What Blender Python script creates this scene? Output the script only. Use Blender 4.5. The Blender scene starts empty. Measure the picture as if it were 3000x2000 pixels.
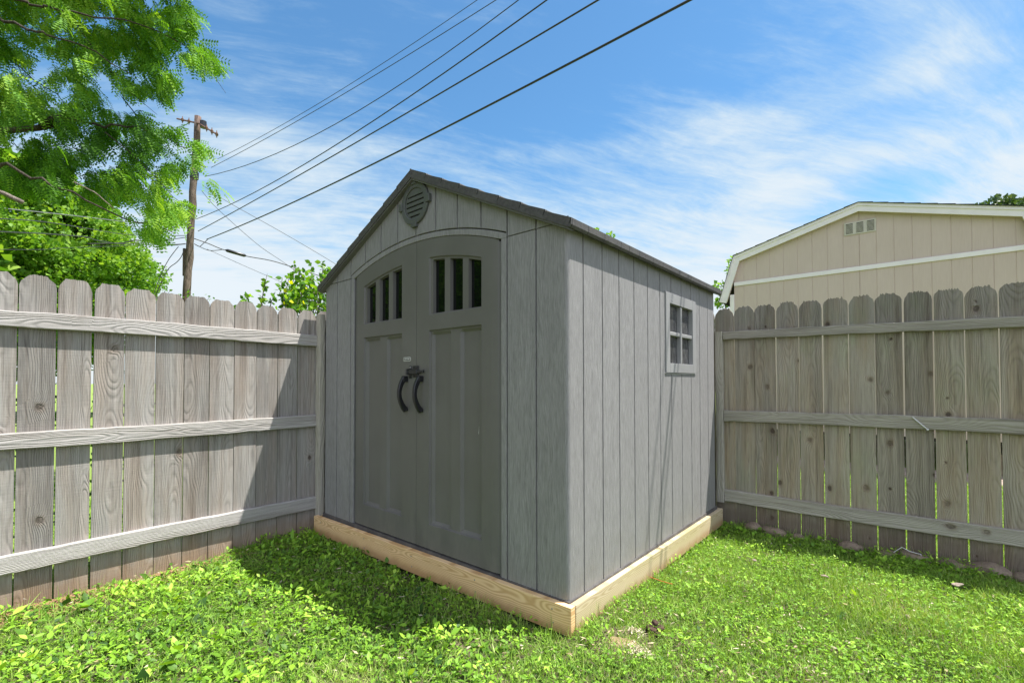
import bpy, math, random
import numpy as np
from mathutils import Vector, Matrix
rnd = random.Random(7)
RS = np.random.RandomState(11)
SC = bpy.context.scene
COL = SC.collection

# ---------------------------------------------------------------- camera
CAM = np.array([1.2872, -1.9265, 1.0894])
YAW, PITCH, ROLL, FPX = 2.2730, 0.0192, -0.0014, 1356.16
PPX, PPY = 1510.53, 1091.2                       # where the optical axis falls in the 3000x2000 photo
def cam_axes():
    cy, sy, cp, sp = math.cos(YAW), math.sin(YAW), math.cos(PITCH), math.sin(PITCH)
    f = np.array([cy*cp, sy*cp, sp]); r = np.array([sy, -cy, 0.0]); u = np.cross(r, f)
    cr, sr = math.cos(ROLL), math.sin(ROLL)
    return r*cr+u*sr, -r*sr+u*cr, f
RGT, UPV, FWD = cam_axes()
cd = bpy.data.cameras.new('camera'); cam = bpy.data.objects.new('camera', cd); COL.objects.link(cam)
cam.matrix_world = Matrix([[RGT[i], UPV[i], -FWD[i], CAM[i]] for i in range(3)]+[[0, 0, 0, 1]])
cd.sensor_width = 36; cd.lens = 36*FPX/3000; cd.sensor_fit = 'HORIZONTAL'
cd.shift_x = -(PPX-1500)/3000; cd.shift_y = (PPY-1000)/3000
cd.clip_start = 0.05; cd.clip_end = 2000
SC.camera = cam
def ray(px, py): return FWD+RGT*(px-PPX)/FPX-UPV*(py-PPY)/FPX
def hit(px, py, ax, val):
    d = ray(px, py); return CAM+d*((val-CAM[ax])/d[ax])
def at(px, py, dist):
    d = ray(px, py); return CAM+d*(dist/math.hypot(d[0], d[1]))

# ---------------------------------------------------------------- light
SUN = np.array([1.0, 0.80, 3.08]); SUN /= np.linalg.norm(SUN)
sl = bpy.data.lights.new('sun', 'SUN'); so = bpy.data.objects.new('sun', sl); COL.objects.link(so)
sl.energy = 5.0; sl.angle = math.radians(0.53); sl.color = (1.0, 0.965, 0.915)
so.rotation_euler = Vector(SUN).to_track_quat('Z', 'Y').to_euler()
so.location = (6, 5, 18)
SC.view_settings.view_transform = 'Standard'; SC.view_settings.look = 'None'
SC.view_settings.gamma = 1; SC.view_settings.exposure = 1.0
SC.render.engine = 'CYCLES'

class NT:
    def __init__(s, tree): s.t = tree
    def n(s, typ, ins=None, **props):
        nd = s.t.nodes.new('ShaderNode'+typ)
        for k, v in props.items(): setattr(nd, k, v)
        for k, v in (ins or {}).items():
            sk = nd.inputs[k]
            if isinstance(v, bpy.types.NodeSocket): s.t.links.new(v, sk)
            elif isinstance(v, bpy.types.Node): s.t.links.new(v.outputs[0], sk)
            else: sk.default_value = (tuple(v)+(1,) if sk.type == 'RGBA' and len(v) == 3 else v)
        return nd
    def m(s, op, a, b=0.0, c=None, clamp=False):
        d = {0: a, 1: b}
        if c is not None: d[2] = c
        return s.n('Math', d, operation=op, use_clamp=clamp).outputs[0]
    def v(s, op, a, b=(0, 0, 0), sc=None):
        d = {0: a}
        if op != 'NORMALIZE' and op != 'LENGTH' and op != 'SCALE': d[1] = b
        if sc is not None: d['Scale'] = sc
        nd = s.n('VectorMath', d, operation=op)
        return nd.outputs[1] if op in ('LENGTH', 'DISTANCE', 'DOT_PRODUCT') else nd.outputs[0]
    def noise(s, vec, scale, detail=3, rough=.5, dist=0.0, col=False):
        nd = s.n('TexNoise', {'Vector': vec, 'Scale': scale, 'Detail': detail, 'Roughness': rough, 'Distortion': dist})
        return nd.outputs[1] if col else nd.outputs[0]
    def mr(s, x, a, b, c=0.0, d=1.0, smooth=False):
        nd = s.n('MapRange', {0: x, 1: a, 2: b, 3: c, 4: d}, clamp=True)
        if smooth: nd.interpolation_type = 'SMOOTHSTEP'
        return nd.outputs[0]
    def mix(s, f, a, b, mode='MIX'):
        nd = s.n('Mix', data_type='RGBA', blend_type=mode)
        for i, v in ((0, f), (6, a), (7, b)):
            if isinstance(v, bpy.types.NodeSocket): s.t.links.new(v, nd.inputs[i])
            elif isinstance(v, (int, float)): nd.inputs[i].default_value = v
            else: nd.inputs[i].default_value = tuple(v)+((1,) if len(v) == 3 else ())
        return nd.outputs[2]
    def ramp(s, x, stops):
        nd = s.n('ValToRGB', {0: x}); e = nd.color_ramp.elements
        while len(e) < len(stops): e.new(.5)
        for i, (p, c) in enumerate(stops): e[i].position = p; e[i].color = tuple(c)+(1,)
        return nd.outputs[0]

# world: physical sky with streaked cirrus
W = bpy.data.worlds.new('World'); SC.world = W; W.use_nodes = True
W.node_tree.nodes.clear(); T = NT(W.node_tree)
sky = T.n('TexSky', sky_type='NISHITA', sun_disc=False)
sky.sun_elevation = math.asin(SUN[2]); sky.sun_rotation = math.atan2(SUN[0], SUN[1])
sky.air_density = 1.0; sky.dust_density = 0.35; sky.ozone_density = 2.2; sky.altitude = 250
dirv = T.n('TexCoord').outputs['Generated']
sep = T.n('SeparateXYZ', {0: dirv})
up = T.m('MAXIMUM', sep.outputs[2], 0.0)
den = T.m('ADD', up, 0.16)
pv = T.n('CombineXYZ', {0: T.m('DIVIDE', sep.outputs[0], den), 1: T.m('DIVIDE', sep.outputs[1], den), 2: 0.0}).outputs[0]
ua = math.radians(58)
rot = T.n('CombineXYZ', {0: T.m('MULTIPLY', T.v('DOT_PRODUCT', pv, (math.cos(ua), math.sin(ua), 0)), .85), 1: T.m('MULTIPLY', T.v('DOT_PRODUCT', pv, (-math.sin(ua), math.cos(ua), 0)), 1.5), 2: 3.7}).outputs[0]
wv = T.v('ADD', rot, T.v('SCALE', T.v('SUBTRACT', T.noise(rot, 1.0, 3, .5, col=True), (.5, .5, .5)), sc=.55))
n1 = T.noise(wv, 1.7, 7, .6); n2 = T.noise(wv, 5.5, 6, .68)
n3 = T.noise(T.v('MULTIPLY', wv, (1.0, 2.8, 1.0)), 3.4, 9, .70)
def cen(n_, k): return T.m('MULTIPLY_ADD', n_, k, -.5*k)
base = T.m('ADD', cen(n1, 1.1), T.m('ADD', cen(n2, .5), cen(n3, 1.0)))
def gauss(px, py, wx, wy, amp):
    d = ray(px*1.27551, py*1.27551); d = d/np.linalg.norm(d)
    q = T.v('SUBTRACT', dirv, tuple(d)); h = np.cross(d, (0, 0, 1.0)); h /= np.linalg.norm(h); v_ = np.cross(h, d)
    a = T.m('DIVIDE', T.v('DOT_PRODUCT', q, tuple(h)), wx); b = T.m('DIVIDE', T.v('DOT_PRODUCT', q, tuple(v_)), wy)
    r2 = T.m('ADD', T.m('MULTIPLY', a, a), T.m('MULTIPLY', b, b))
    return T.m('MULTIPLY', T.m('EXPONENT', T.m('MULTIPLY', r2, -1.0)), amp)
acc = T.m('ADD', base, .20)
for g in [(2060, 190, .10, .04, .5), (2230, 275, .11, .04, .35), (2330, 375, .07, .03, .3), (1650, 310, .15, .055, .45), (1780, 440, .16, .05, .35), (1560, 420, .15, .05, .15),
          (620, 370, .22, .05, .35), (900, 350, .25, .035, .30), (1300, 350, .12, .03, .25), (560, 300, .12, .03, .25), (2050, 60, .22, .08, .02),
          (1350, 180, .30, .12, -.22), (750, 90, .30, .12, -.15), (1980, 470, .10, .06, -.25), (1500, 90, .2, .1, -.1), (2150, 400, .10, .04, -.25), (2330, 170, .10, .05, -.15), (1950, 250, .06, .04, -.2)]:
    acc = T.m('ADD', acc, gauss(*g))
acc = T.m('ADD', acc, T.mr(sep.outputs[2], 0.08, 0.42, 1.30, 0.0))
cm = T.mr(acc, .02, .98, 0, 1, True)
cm = T.m('MULTIPLY', cm, .95)
skyc = T.n('HueSaturation', {'Hue': .50, 'Saturation': 1.08, 'Value': 1.0, 'Fac': 1.0, 'Color': sky.outputs[0]}).outputs[0]
skyc = T.v('MULTIPLY', skyc, (.90, 1.24, 1.27))
SKYS = .083
cloud = T.mix(T.mr(acc, .5, 1.1), (3.9, 4.9, 5.6), (5.1, 5.5, 5.8))
outc = T.mix(cm, skyc, cloud)
# added unseen cloud bank behind the camera to brighten the shaded sides
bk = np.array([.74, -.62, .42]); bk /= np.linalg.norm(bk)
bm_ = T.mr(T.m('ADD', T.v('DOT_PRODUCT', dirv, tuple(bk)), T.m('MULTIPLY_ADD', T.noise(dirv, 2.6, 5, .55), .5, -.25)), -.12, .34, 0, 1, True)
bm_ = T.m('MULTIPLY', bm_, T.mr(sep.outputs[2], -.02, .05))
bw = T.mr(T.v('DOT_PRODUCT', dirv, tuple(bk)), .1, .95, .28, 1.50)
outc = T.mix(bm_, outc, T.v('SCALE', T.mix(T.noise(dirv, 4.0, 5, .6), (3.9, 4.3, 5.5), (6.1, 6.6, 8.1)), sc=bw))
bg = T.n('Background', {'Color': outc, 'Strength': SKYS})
T.n('OutputWorld', {'Surface': bg.outputs[0]})

# ---------------------------------------------------------------- mesh helpers
def tag(o, label=None, cat=None, group=None, kind=None):
    if label: o['label'] = label
    if cat: o['category'] = cat
    if group: o['group'] = group
    if kind: o['kind'] = kind
    return o
def empty(name, loc=(0, 0, 0), label=None, cat=None, group=None):
    o = bpy.data.objects.new(name, None); COL.objects.link(o); o.location = loc
    o.empty_display_size = .1
    return tag(o, label, cat, group)
def link(name, me, m, parent=None, mw=None):
    o = bpy.data.objects.new(name, me); COL.objects.link(o)
    if m is not None and not me.materials:
        me.materials.append(m)
    if parent is not None:
        o.parent = parent
        if parent.type == 'EMPTY' and parent.parent is None:
            o.matrix_parent_inverse = Matrix.Translation(-parent.location)
    if mw is not None: o.matrix_local = mw if parent is None else mw
    return o
class MB:
    def __init__(s): s.v = []; s.f = []
    def add(s, vs, fs):
        b = len(s.v); s.v += [tuple(map(float, p)) for p in vs]; s.f += [tuple(b+i for i in f) for f in fs]
    def box(s, x0, x1, y0, y1, z0, z1, bev=0.0):
        if bev <= 0:
            s.add([(x0, y0, z0), (x1, y0, z0), (x1, y1, z0), (x0, y1, z0), (x0, y0, z1), (x1, y0, z1), (x1, y1, z1), (x0, y1, z1)],
                  [(0, 3, 2, 1), (4, 5, 6, 7), (0, 1, 5, 4), (1, 2, 6, 5), (2, 3, 7, 6), (3, 0, 4, 7)]); return
        b = bev; L = [(x0+b, x1-b, y0+b, y1-b, z0), (x0, x1, y0, y1, z0+b), (x0, x1, y0, y1, z1-b), (x0+b, x1-b, y0+b, y1-b, z1)]
        vs = []
        for (a, c, d, e, z) in L:
            # octagon ring with clipped corners
            vs += [(a+b, d, z), (c-b, d, z), (c, d+b, z), (c, e-b, z), (c-b, e, z), (a+b, e, z), (a, e-b, z), (a, d+b, z)]
        fs = [tuple(range(7, -1, -1)), tuple(range(24, 32))]
        for r in range(3):
            for i in range(8):
                j = (i+1) % 8; fs.append((r*8+i, r*8+j, r*8+8+j, r*8+8+i))
        s.add(vs, fs)
    def tube(s, pts, rad, n=8, cap=True):
        pts = [np.array(p, float) for p in pts]; rings = []
        ref = None
        for i, p in enumerate(pts):
            t = pts[min(i+1, len(pts)-1)]-pts[max(i-1, 0)]; t = t/(np.linalg.norm(t)+1e-9)
            if ref is None:
                ref = np.array([0, 0, 1.0]) if abs(t[2]) < .9 else np.array([1.0, 0, 0])
            a = np.cross(t, ref); a /= np.linalg.norm(a)+1e-9; b = np.cross(a, t); ref = b
            r = rad[i] if hasattr(rad, '__len__') else rad
            rings.append([p+(a*math.cos(2*math.pi*k/n)+b*math.sin(2*math.pi*k/n))*r for k in range(n)])
        vs = [v for R in rings for v in R]; fs = []
        for i in range(len(pts)-1):
            for k in range(n):
                j = (k+1) % n; fs.append((i*n+k, i*n+j, (i+1)*n+j, (i+1)*n+k))
        if cap: fs.append(tuple(range(n-1, -1, -1))); fs.append(tuple(range((len(pts)-1)*n, len(pts)*n)))
        s.add(vs, fs)
    def prism(s, poly, fn0, fn1):   # poly: 2D points, fn maps (a,b) -> 3D for the two faces
        n = len(poly); s.add([fn0(*p) for p in poly]+[fn1(*p) for p in poly],
                             [tuple(range(n)), tuple(range(2*n-1, n-1, -1))]+[((i+1) % n, i, n+i, n+(i+1) % n) for i in range(n)])
    def build(s, name, m, parent=None, smooth=False, mw=None):
        me = bpy.data.meshes.new(name); me.from_pydata(s.v, [], s.f); me.validate(); me.update()
        if smooth: me.polygons.foreach_set('use_smooth', [True]*len(me.polygons))
        return link(name, me, m, parent, mw)
def fix_normals(o):
    import bmesh
    bm = bmesh.new(); bm.from_mesh(o.data); bmesh.ops.remove_doubles(bm, verts=bm.verts, dist=1e-5)
    bmesh.ops.recalc_face_normals(bm, faces=bm.faces); bm.to_mesh(o.data); bm.free(); return o
def np_mesh(name, V, F, m, parent=None, tint=None, smooth=False):
    """V (n,3); F list of (k,3) or (k,4) arrays"""
    me = bpy.data.meshes.new(name); me.vertices.add(len(V)); me.vertices.foreach_set('co', np.asarray(V, np.float32).ravel())
    idx = np.concatenate([f.ravel() for f in F]); tot = np.concatenate([np.full(len(f), f.shape[1]) for f in F])
    st = np.concatenate([[0], np.cumsum(tot)[:-1]])
    me.loops.add(len(idx)); me.loops.foreach_set('vertex_index', idx.astype(np.int32))
    me.polygons.add(len(tot)); me.polygons.foreach_set('loop_start', st.astype(np.int32)); me.polygons.foreach_set('loop_total', tot.astype(np.int32))
    if smooth: me.polygons.foreach_set('use_smooth', np.ones(len(tot), bool))
    if tint is not None:
        a = me.attributes.new('tint', 'FLOAT', 'POINT'); a.data.foreach_set('value', np.asarray(tint, np.float32))
    me.update(calc_edges=True)
    return link(name, me, m, parent)
def scatter(tv, tf, P, Rm, S):
    """instances of template verts tv (k,3), faces tf list; P (n,3), Rm (n,3,3), S (n,) or (n,3)"""
    S = np.asarray(S); S = S[:, None, None] if S.ndim == 1 else S[:, None, :]
    V = (tv[None]*S)@np.transpose(Rm, (0, 2, 1))+P[:, None]
    k = len(tv); off = (np.arange(len(P))*k)
    F = [(np.asarray(f)[None]+off[:, None, None]).reshape(-1, len(f[0])) for f in tf]
    return V.reshape(-1, 3), F
def join(parts):
    V = []; F3 = []; F4 = []; o = 0; Tn = []
    for v, fs, t in parts:
        V.append(v); Tn.append(np.repeat(t, len(v)//len(t)))
        for f in fs: (F3 if f.shape[1] == 3 else F4).append(f+o)
        o += len(v)
    F = []
    if F3: F.append(np.concatenate(F3))
    if F4: F.append(np.concatenate(F4))
    return np.concatenate(V), F, np.concatenate(Tn)
def rot_from(zdir, roll):
    """rotation matrices whose local Y runs along zdir, rolled"""
    y = zdir/np.linalg.norm(zdir, axis=1, keepdims=True)
    a = np.where(np.abs(y[:, 2:3]) < .95, np.array([[0, 0, 1.0]]), np.array([[1.0, 0, 0]]))
    x = np.cross(y, a); x /= np.linalg.norm(x, axis=1, keepdims=True); z = np.cross(x, y)
    c, s_ = np.cos(roll)[:, None], np.sin(roll)[:, None]
    return np.stack([x*c+z*s_, y, -x*s_+z*c], -1)

# ---------------------------------------------------------------- materials
def newmat(name):
    m = bpy.data.materials.new(name); m.use_nodes = True; m.node_tree.nodes.clear(); return m, NT(m.node_tree)
def finish(t, col, rough, bump=None, bstr=.3, bdist=.002, spec=.5, extra=None):
    d = {'Base Color': col, 'Roughness': rough, 'Specular IOR Level': spec}
    d.update(extra or {})
    if bump is not None: d['Normal'] = t.n('Bump', {'Height': bump, 'Strength': bstr, 'Distance': bdist}).outputs[0]
    b = t.n('BsdfPrincipled', d); t.n('OutputMaterial', {'Surface': b.outputs[0]}); return b
def c3(*a): return tuple(a)

def wood_fence(name, lo, hi, tintc, tintamt, knots=1.0, dirt=None, axis=2, sat_patch=None, bst=.9, top=None):
    """weathered board; local Z is the grain direction"""
    m, t = newmat(name)
    tc = t.n('TexCoord').outputs['Object']; inf = t.n('ObjectInfo').outputs['Random']
    sp = t.n('SeparateXYZ', {0: tc})
    x, y, z = sp.outputs[0], sp.outputs[1], sp.outputs[2]
    R = t.m('MULTIPLY', inf, 61.7)
    R2 = t.m('FRACT', t.m('MULTIPLY', inf, 7919.0)); R3 = t.m('FRACT', t.m('MULTIPLY', inf, 104729.0))
    xy = t.m('ADD', x, t.m('MULTIPLY', y, .6))
    pos = t.n('CombineXYZ', {0: xy, 1: R, 2: z}).outputs[0]
    # knots
    k0 = t.n('CombineXYZ', {0: t.m('ADD', xy, R), 1: t.m('ADD', z, t.m('MULTIPLY', R, 1.7)), 2: 0.0}).outputs[0]
    kw = t.v('ADD', t.v('MULTIPLY', k0, (6.2, 4.6, 0)), t.v('SCALE', T_noise_col(t, t.v('MULTIPLY', pos, (1, 1, .6)), 22.0), sc=.16))
    vo = t.n('TexVoronoi', {'Vector': kw, 'Scale': 1.0, 'Randomness': 1.0}, feature='F1', voronoi_dimensions='2D')
    kd = vo.outputs['Distance']
    kc = t.n('SeparateColor', {0: vo.outputs['Color']})
    keep = t.m('GREATER_THAN', kc.outputs[0], 1-.24*knots)
    kd = t.m('DIVIDE', kd, t.m('MULTIPLY_ADD', kc.outputs[1], 1.0, .35))
    knot = t.m('MULTIPLY', t.mr(kd, .105, .06, 0, 1, True), keep); col_k = t.m('MULTIPLY', t.mr(kd, .20, .08, 0, .45, True), keep)
    halo = t.m('MULTIPLY', t.m('EXPONENT', t.m('MULTIPLY', kd, -7.0)), keep)
    # cathedral grain
    wz = t.noise(t.v('MULTIPLY', pos, (2.0, 1.0, .9)), 1.6, 2, .5)
    wx = t.noise(t.v('MULTIPLY', pos, (6.0, 1.0, 2.2)), 1.5, 3, .55)
    cx = t.m('MULTIPLY_ADD', R2, .16, -.08)
    xx = t.m('ADD', t.m('SUBTRACT', xy, cx), t.m('MULTIPLY_ADD', wx, .022, -.011))
    dep = t.m('ADD', t.m('MULTIPLY_ADD', R3, .10, .012), t.m('MULTIPLY_ADD', wz, .10, -.05))
    rr = t.m('SQRT', t.m('ADD', t.m('MULTIPLY', xx, xx), t.m('MULTIPLY', dep, dep)))
    rr = t.m('ADD', rr, t.m('MULTIPLY', halo, .030))
    ring = t.m('SINE', t.m('MULTIPLY', rr, 980.0))
    ring2 = t.m('POWER', t.m('MULTIPLY_ADD', ring, .5, .5), 2.0)
    fib = t.noise(t.v('MULTIPLY', pos, (330.0, 1.0, 7.0)), 1.0, 3, .6)
    fib2 = t.noise(t.v('MULTIPLY', pos, (60.0, 1.0, 1.8)), 1.0, 4, .6)
    big = t.noise(t.v('MULTIPLY', pos, (5.0, 1.0, 1.3)), 1.0, 3, .55)
    saw = t.noise(t.v('MULTIPLY', pos, (6.0, 1.0, 160.0)), 1.0, 2, .6)
    f = t.m('ADD', t.m('MULTIPLY', fib, .62), t.m('MULTIPLY', fib2, .55))
    f = t.m('ADD', f, t.m('MULTIPLY', big, .38))
    f = t.m('SUBTRACT', f, t.m('MULTIPLY', ring2, .09))
    f = t.m('ADD', f, t.m('MULTIPLY_ADD', R2, .26, -.18))
    f = t.mr(f, .25, .85)
    col = t.mix(f, lo, hi)
    patch = t.noise(t.v('MULTIPLY', pos, (9.0, 1.0, 1.1)), 1.0, 4, .6)
    col = t.mix(t.m('MULTIPLY', t.mr(patch, .42, .72), tintamt), col, t.mix(1.0, col, tintc, 'MULTIPLY'))
    if sat_patch:
        pt = t.noise(t.v('ADD', t.v('MULTIPLY', pos, (5.0, 1.0, 2.1)), (7, 3, 1)), 1.0, 4, .65)
        col = t.mix(t.m('MULTIPLY', t.mr(pt, .5, .75), sat_patch[1]), col, t.mix(1.0, col, sat_patch[0], 'MULTIPLY'))
    st = t.noise(t.v('MULTIPLY', pos, (26.0, 1.0, .9)), 1.0, 4, .7)
    col = t.mix(t.m('MULTIPLY', t.mr(st, .52, .74), .72), col, t.mix(1.0, col, (.42, .37, .33), 'MULTIPLY'))
    ck = t.noise(t.v('ADD', t.v('MULTIPLY', pos, (120.0, 1.0, 1.6)), (3, 9, 5)), 1.0, 3, .7)
    crack = t.mr(ck, .70, .74, 0, .7); col = t.mix(crack, col, (.05, .042, .036))
    if top:
        wzt = t.n('SeparateXYZ', {0: t.n('NewGeometry').outputs['Position']}).outputs[2]
        tm = t.mr(t.m('ADD', wzt, t.m('MULTIPLY', fib2, .25)), 1.50, 1.72, 0, top[1], True); col = t.mix(tm, col, t.mix(1.0, col, top[0], 'MULTIPLY'))
    col = t.mix(col_k, col, t.mix(1.0, col, (.62, .50, .40), 'MULTIPLY')); col = t.mix(t.m('MULTIPLY', knot, t.m('MULTIPLY_ADD', kc.outputs[2], .6, .25)), col, (.060, .045, .034))
    if dirt:
        wp = t.n('NewGeometry').outputs['Position']; wz2 = t.n('SeparateXYZ', {0: wp}).outputs[2]
        dn = t.noise(wp, 14.0, 3, .6)
        dm = t.mr(t.m('ADD', wz2, t.m('MULTIPLY', dn, -.14)), dirt[1]+.06, dirt[1]-.12, 0, dirt[2], True)
        col = t.mix(dm, col, dirt[0])
    h = t.m('ADD', t.m('MULTIPLY', fib, .5), t.m('MULTIPLY', ring2, -.55))
    h = t.m('ADD', h, t.m('MULTIPLY', saw, .28)); h = t.m('ADD', h, t.m('MULTIPLY', fib2, .5)); h = t.m('SUBTRACT', h, knot)
    finish(t, col, .86, h, bst, .0035, .25)
    return m
def T_noise_col(t, vec, sc): return t.v('SUBTRACT', t.noise(vec, sc, 2, .5, col=True), (.5, .5, .5))

M = {}
M['picket_sun'] = wood_fence('weathered_wood_sun', c3(.098, .090, .080), c3(.36, .342, .315), c3(.95, .82, .72), .7, knots=.18,
                             dirt=(c3(.27, .165, .085), -.10, .6), sat_patch=(c3(1.04, .93, .89), .4))
M['rail_sun'] = wood_fence('weathered_rail_sun', c3(.155, .142, .130), c3(.45, .43, .405), c3(.92, .89, .83), .4, knots=.4, bst=1.0)
M['picket_shade'] = wood_fence('weathered_wood_brown', c3(.115, .10, .075), c3(.40, .36, .285), c3(.88, .76, .60), .8, knots=1.3,
                               dirt=(c3(.125, .09, .062), -.04, .65), sat_patch=(c3(.84, 1.0, .80), .6), top=(c3(.76, .78, .83), .9))  # browner, knottier wood for the right fence, greenish in patches
M['rail_shade'] = wood_fence('weathered_rail_brown', c3(.165, .15, .12), c3(.44, .41, .345), c3(.9, .92, .82), .4, knots=.6, bst=1.0)
def lumber_mat(name, lo, hi, stain):
    m, t = newmat(name)
    tc = t.n('TexCoord').outputs['Object']; sp = t.n('SeparateXYZ', {0: tc}); x, y, z = sp.outputs
    R = t.m('MULTIPLY', t.n('ObjectInfo').outputs['Random'], 40.0)
    pos = t.n('CombineXYZ', {0: x, 1: R, 2: z}).outputs[0]
    kv = t.v('MULTIPLY', pos, (9.0, 1.0, 2.6)); vo = t.n('TexVoronoi', {'Vector': kv, 'Scale': 1.0}, feature='F1')
    keep = t.m('GREATER_THAN', t.n('SeparateColor', {0: vo.outputs['Color']}).outputs[0], .6)
    halo = t.m('MULTIPLY', t.m('EXPONENT', t.m('MULTIPLY', vo.outputs['Distance'], -5.5)), keep)
    knot = t.m('MULTIPLY', t.mr(vo.outputs['Distance'], .09, .04, 0, 1, True), keep)
    wz = t.noise(t.v('MULTIPLY', pos, (1.0, 1.0, 1.3)), 1.2, 2, .5); wx = t.noise(t.v('MULTIPLY', pos, (5.0, 1.0, 1.6)), 1.4, 2, .5)
    xx = t.m('ADD', t.m('ADD', x, .04), t.m('MULTIPLY_ADD', wx, .05, -.025)); dd = t.m('MULTIPLY_ADD', wz, .16, -.07)
    rr = t.m('SQRT', t.m('ADD', t.m('MULTIPLY', xx, xx), t.m('MULTIPLY', dd, dd))); rr = t.m('ADD', rr, t.m('MULTIPLY', halo, .05))
    ring = t.m('POWER', t.m('MULTIPLY_ADD', t.m('SINE', t.m('MULTIPLY', rr, 760.0)), .5, .5), 1.5)
    fib = t.noise(t.v('MULTIPLY', pos, (180.0, 1.0, 5.0)), 1.0, 3, .6)
    f = t.m('ADD', t.m('MULTIPLY', ring, .75), t.m('MULTIPLY', fib, .3))
    col = t.mix(t.mr(f, .1, 1.0), hi, lo)
    big = t.noise(t.v('MULTIPLY', pos, (7.0, 1.0, 1.1)), 1.0, 3, .6)
    col = t.mix(t.mr(big, .45, .7, 0, .55), col, t.mix(1.0, col, stain, 'MULTIPLY'))
    wz2 = t.n('SeparateXYZ', {0: t.n('NewGeometry').outputs['Position']}).outputs[2]
    dn = t.noise(t.n('NewGeometry').outputs['Position'], 11.0, 3, .6)
    dm = t.mr(t.m('ADD', wz2, t.m('MULTIPLY', dn, -.05)), -.10, -.165, 0, .6, True)
    col = t.mix(dm, col, (.34, .17, .07))
    col = t.mix(t.m('MULTIPLY', knot, .8), col, (.09, .055, .03))
    finish(t, col, .75, t.m('ADD', ring, fib), .25, .001, .3); return m
M['lumber'] = lumber_mat('new_pine_lumber', c3(.57, .345, .15), c3(.83, .585, .32), c3(.96, .86, .66))
M['lumber_pale'] = lumber_mat('treated_pine_lumber', c3(.42, .32, .18), c3(.60, .50, .33), c3(.86, .92, .72))

def plastic(name, lo, hi, rough=.55, bump=.5, sx=300.0, streak=.0, embossed=True, vary=.0, axis='z', ):
    m, t = newmat(name)
    tc = t.n('TexCoord').outputs['Object']
    sp = t.n('SeparateXYZ', {0: tc}); x, y, z = sp.outputs
    h = t.m('ADD', x, y)
    if embossed:
        board = t.m('FLOOR', t.m('MULTIPLY', h, 1/.2035))
        pos = t.n('CombineXYZ', {0: h, 1: t.m('MULTIPLY', board, 3.7), 2: z}).outputs[0]
        wx = t.noise(t.v('MULTIPLY', pos, (9.0, 1.0, 3.2)), 1.0, 3, .5)
        xx = t.m('ADD', h, t.m('MULTIPLY_ADD', wx, .06, -.03))
        p2 = t.n('CombineXYZ', {0: xx, 1: t.m('MULTIPLY', board, 3.7), 2: z}).outputs[0]
        g1 = t.noise(t.v('MULTIPLY', p2, (sx, 1.0, 16.0)), 1.0, 3, .65)
        g2 = t.noise(t.v('MULTIPLY', p2, (sx*.5, 1.0, 5.0)), 1.0, 2, .6)
        f = t.m('ADD', t.m('MULTIPLY', g1, .70), t.m('MULTIPLY', g2, .30))
        big = t.noise(t.v('MULTIPLY', pos, (10.0, 1.0, 1.6)), 1.0, 3, .6)
        col = t.mix(t.mr(t.m('ADD', f, t.m('MULTIPLY', big, .10)), .40, .72), lo, hi)
        mud = t.m('MULTIPLY', t.mr(z, .30, .0), t.mr(t.noise(tc, 7.0, 5, .65), .42, .68, 0, .45)); col = t.mix(mud, col, (.20, .185, .16))
        finish(t, col, rough, f, bump, .0022, .35)
    else:
        n = t.noise(tc, 260.0, 3, .6); b = t.noise(tc, 3.5, 4, .6)
        sm = t.noise(t.v('MULTIPLY', tc, (1.0, 1.0, .35)), 9.0, 5, .7)
        col = t.mix(t.mr(b, .3, .7), lo, hi)
        col = t.mix(t.mr(sm, .6, .8, 0, vary), col, t.mix(1.0, col, (1.5, 1.5, 1.5), 'MULTIPLY'))
        wz2 = t.mr(z, .45, 0.0, 0, .35)
        col = t.mix(t.m('MULTIPLY', wz2, t.mr(sm, .45, .62)), col, (.21, .195, .17))
        finish(t, col, t.mr(b, .3, .7, rough-.05, rough+.1), n, bump, .0006, .4)
    return m
M['wall'] = plastic('grey_embossed_siding', c3(.172, .168, .165), c3(.310, .305, .300), .62, 1.0)
M['gable'] = plastic('grey_embossed_gable', c3(.180, .177, .174), c3(.290, .286, .282), .62, .6)
M['door'] = plastic('taupe_grey_door', c3(.122, .118, .107), c3(.142, .138, .126), .5, .25, embossed=False, vary=.05)
M['trim'] = plastic('dark_grey_trim', c3(.11, .108, .104), c3(.145, .143, .137), .5, .5, embossed=False, vary=.1)
M['base'] = plastic('charcoal_floor_edge', c3(.06, .056, .056), c3(.10, .092, .09), .6, .5, embossed=False, vary=.2)
M['winframe'] = plastic('grey_window_frame', c3(.25, .25, .248), c3(.285, .285, .28), .5, .3, embossed=False, vary=.1)
M['vent'] = plastic('vent_grey', c3(.080, .086, .080), c3(.10, .105, .098), .5, .3, embossed=False)
def simple(name, col, rough=.5, metal=0.0, spec=.5, nscale=None, amt=.25, bump=.2, coat=0.0):
    m, t = newmat(name); tc = t.n('TexCoord').outputs['Object']
    c = col
    n = t.noise(tc, nscale or 20.0, 5, .65)
    c = t.mix(t.mr(n, .3, .7), tuple(v*(1-amt) for v in col), tuple(min(1, v*(1+amt)) for v in col))
    finish(t, c, rough, n, bump, .001, spec, {'Metallic': metal}); return m
M['roof'] = simple('brown_grey_roof', c3(.085, .080, .078), .7, nscale=60, bump=.8)
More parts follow.
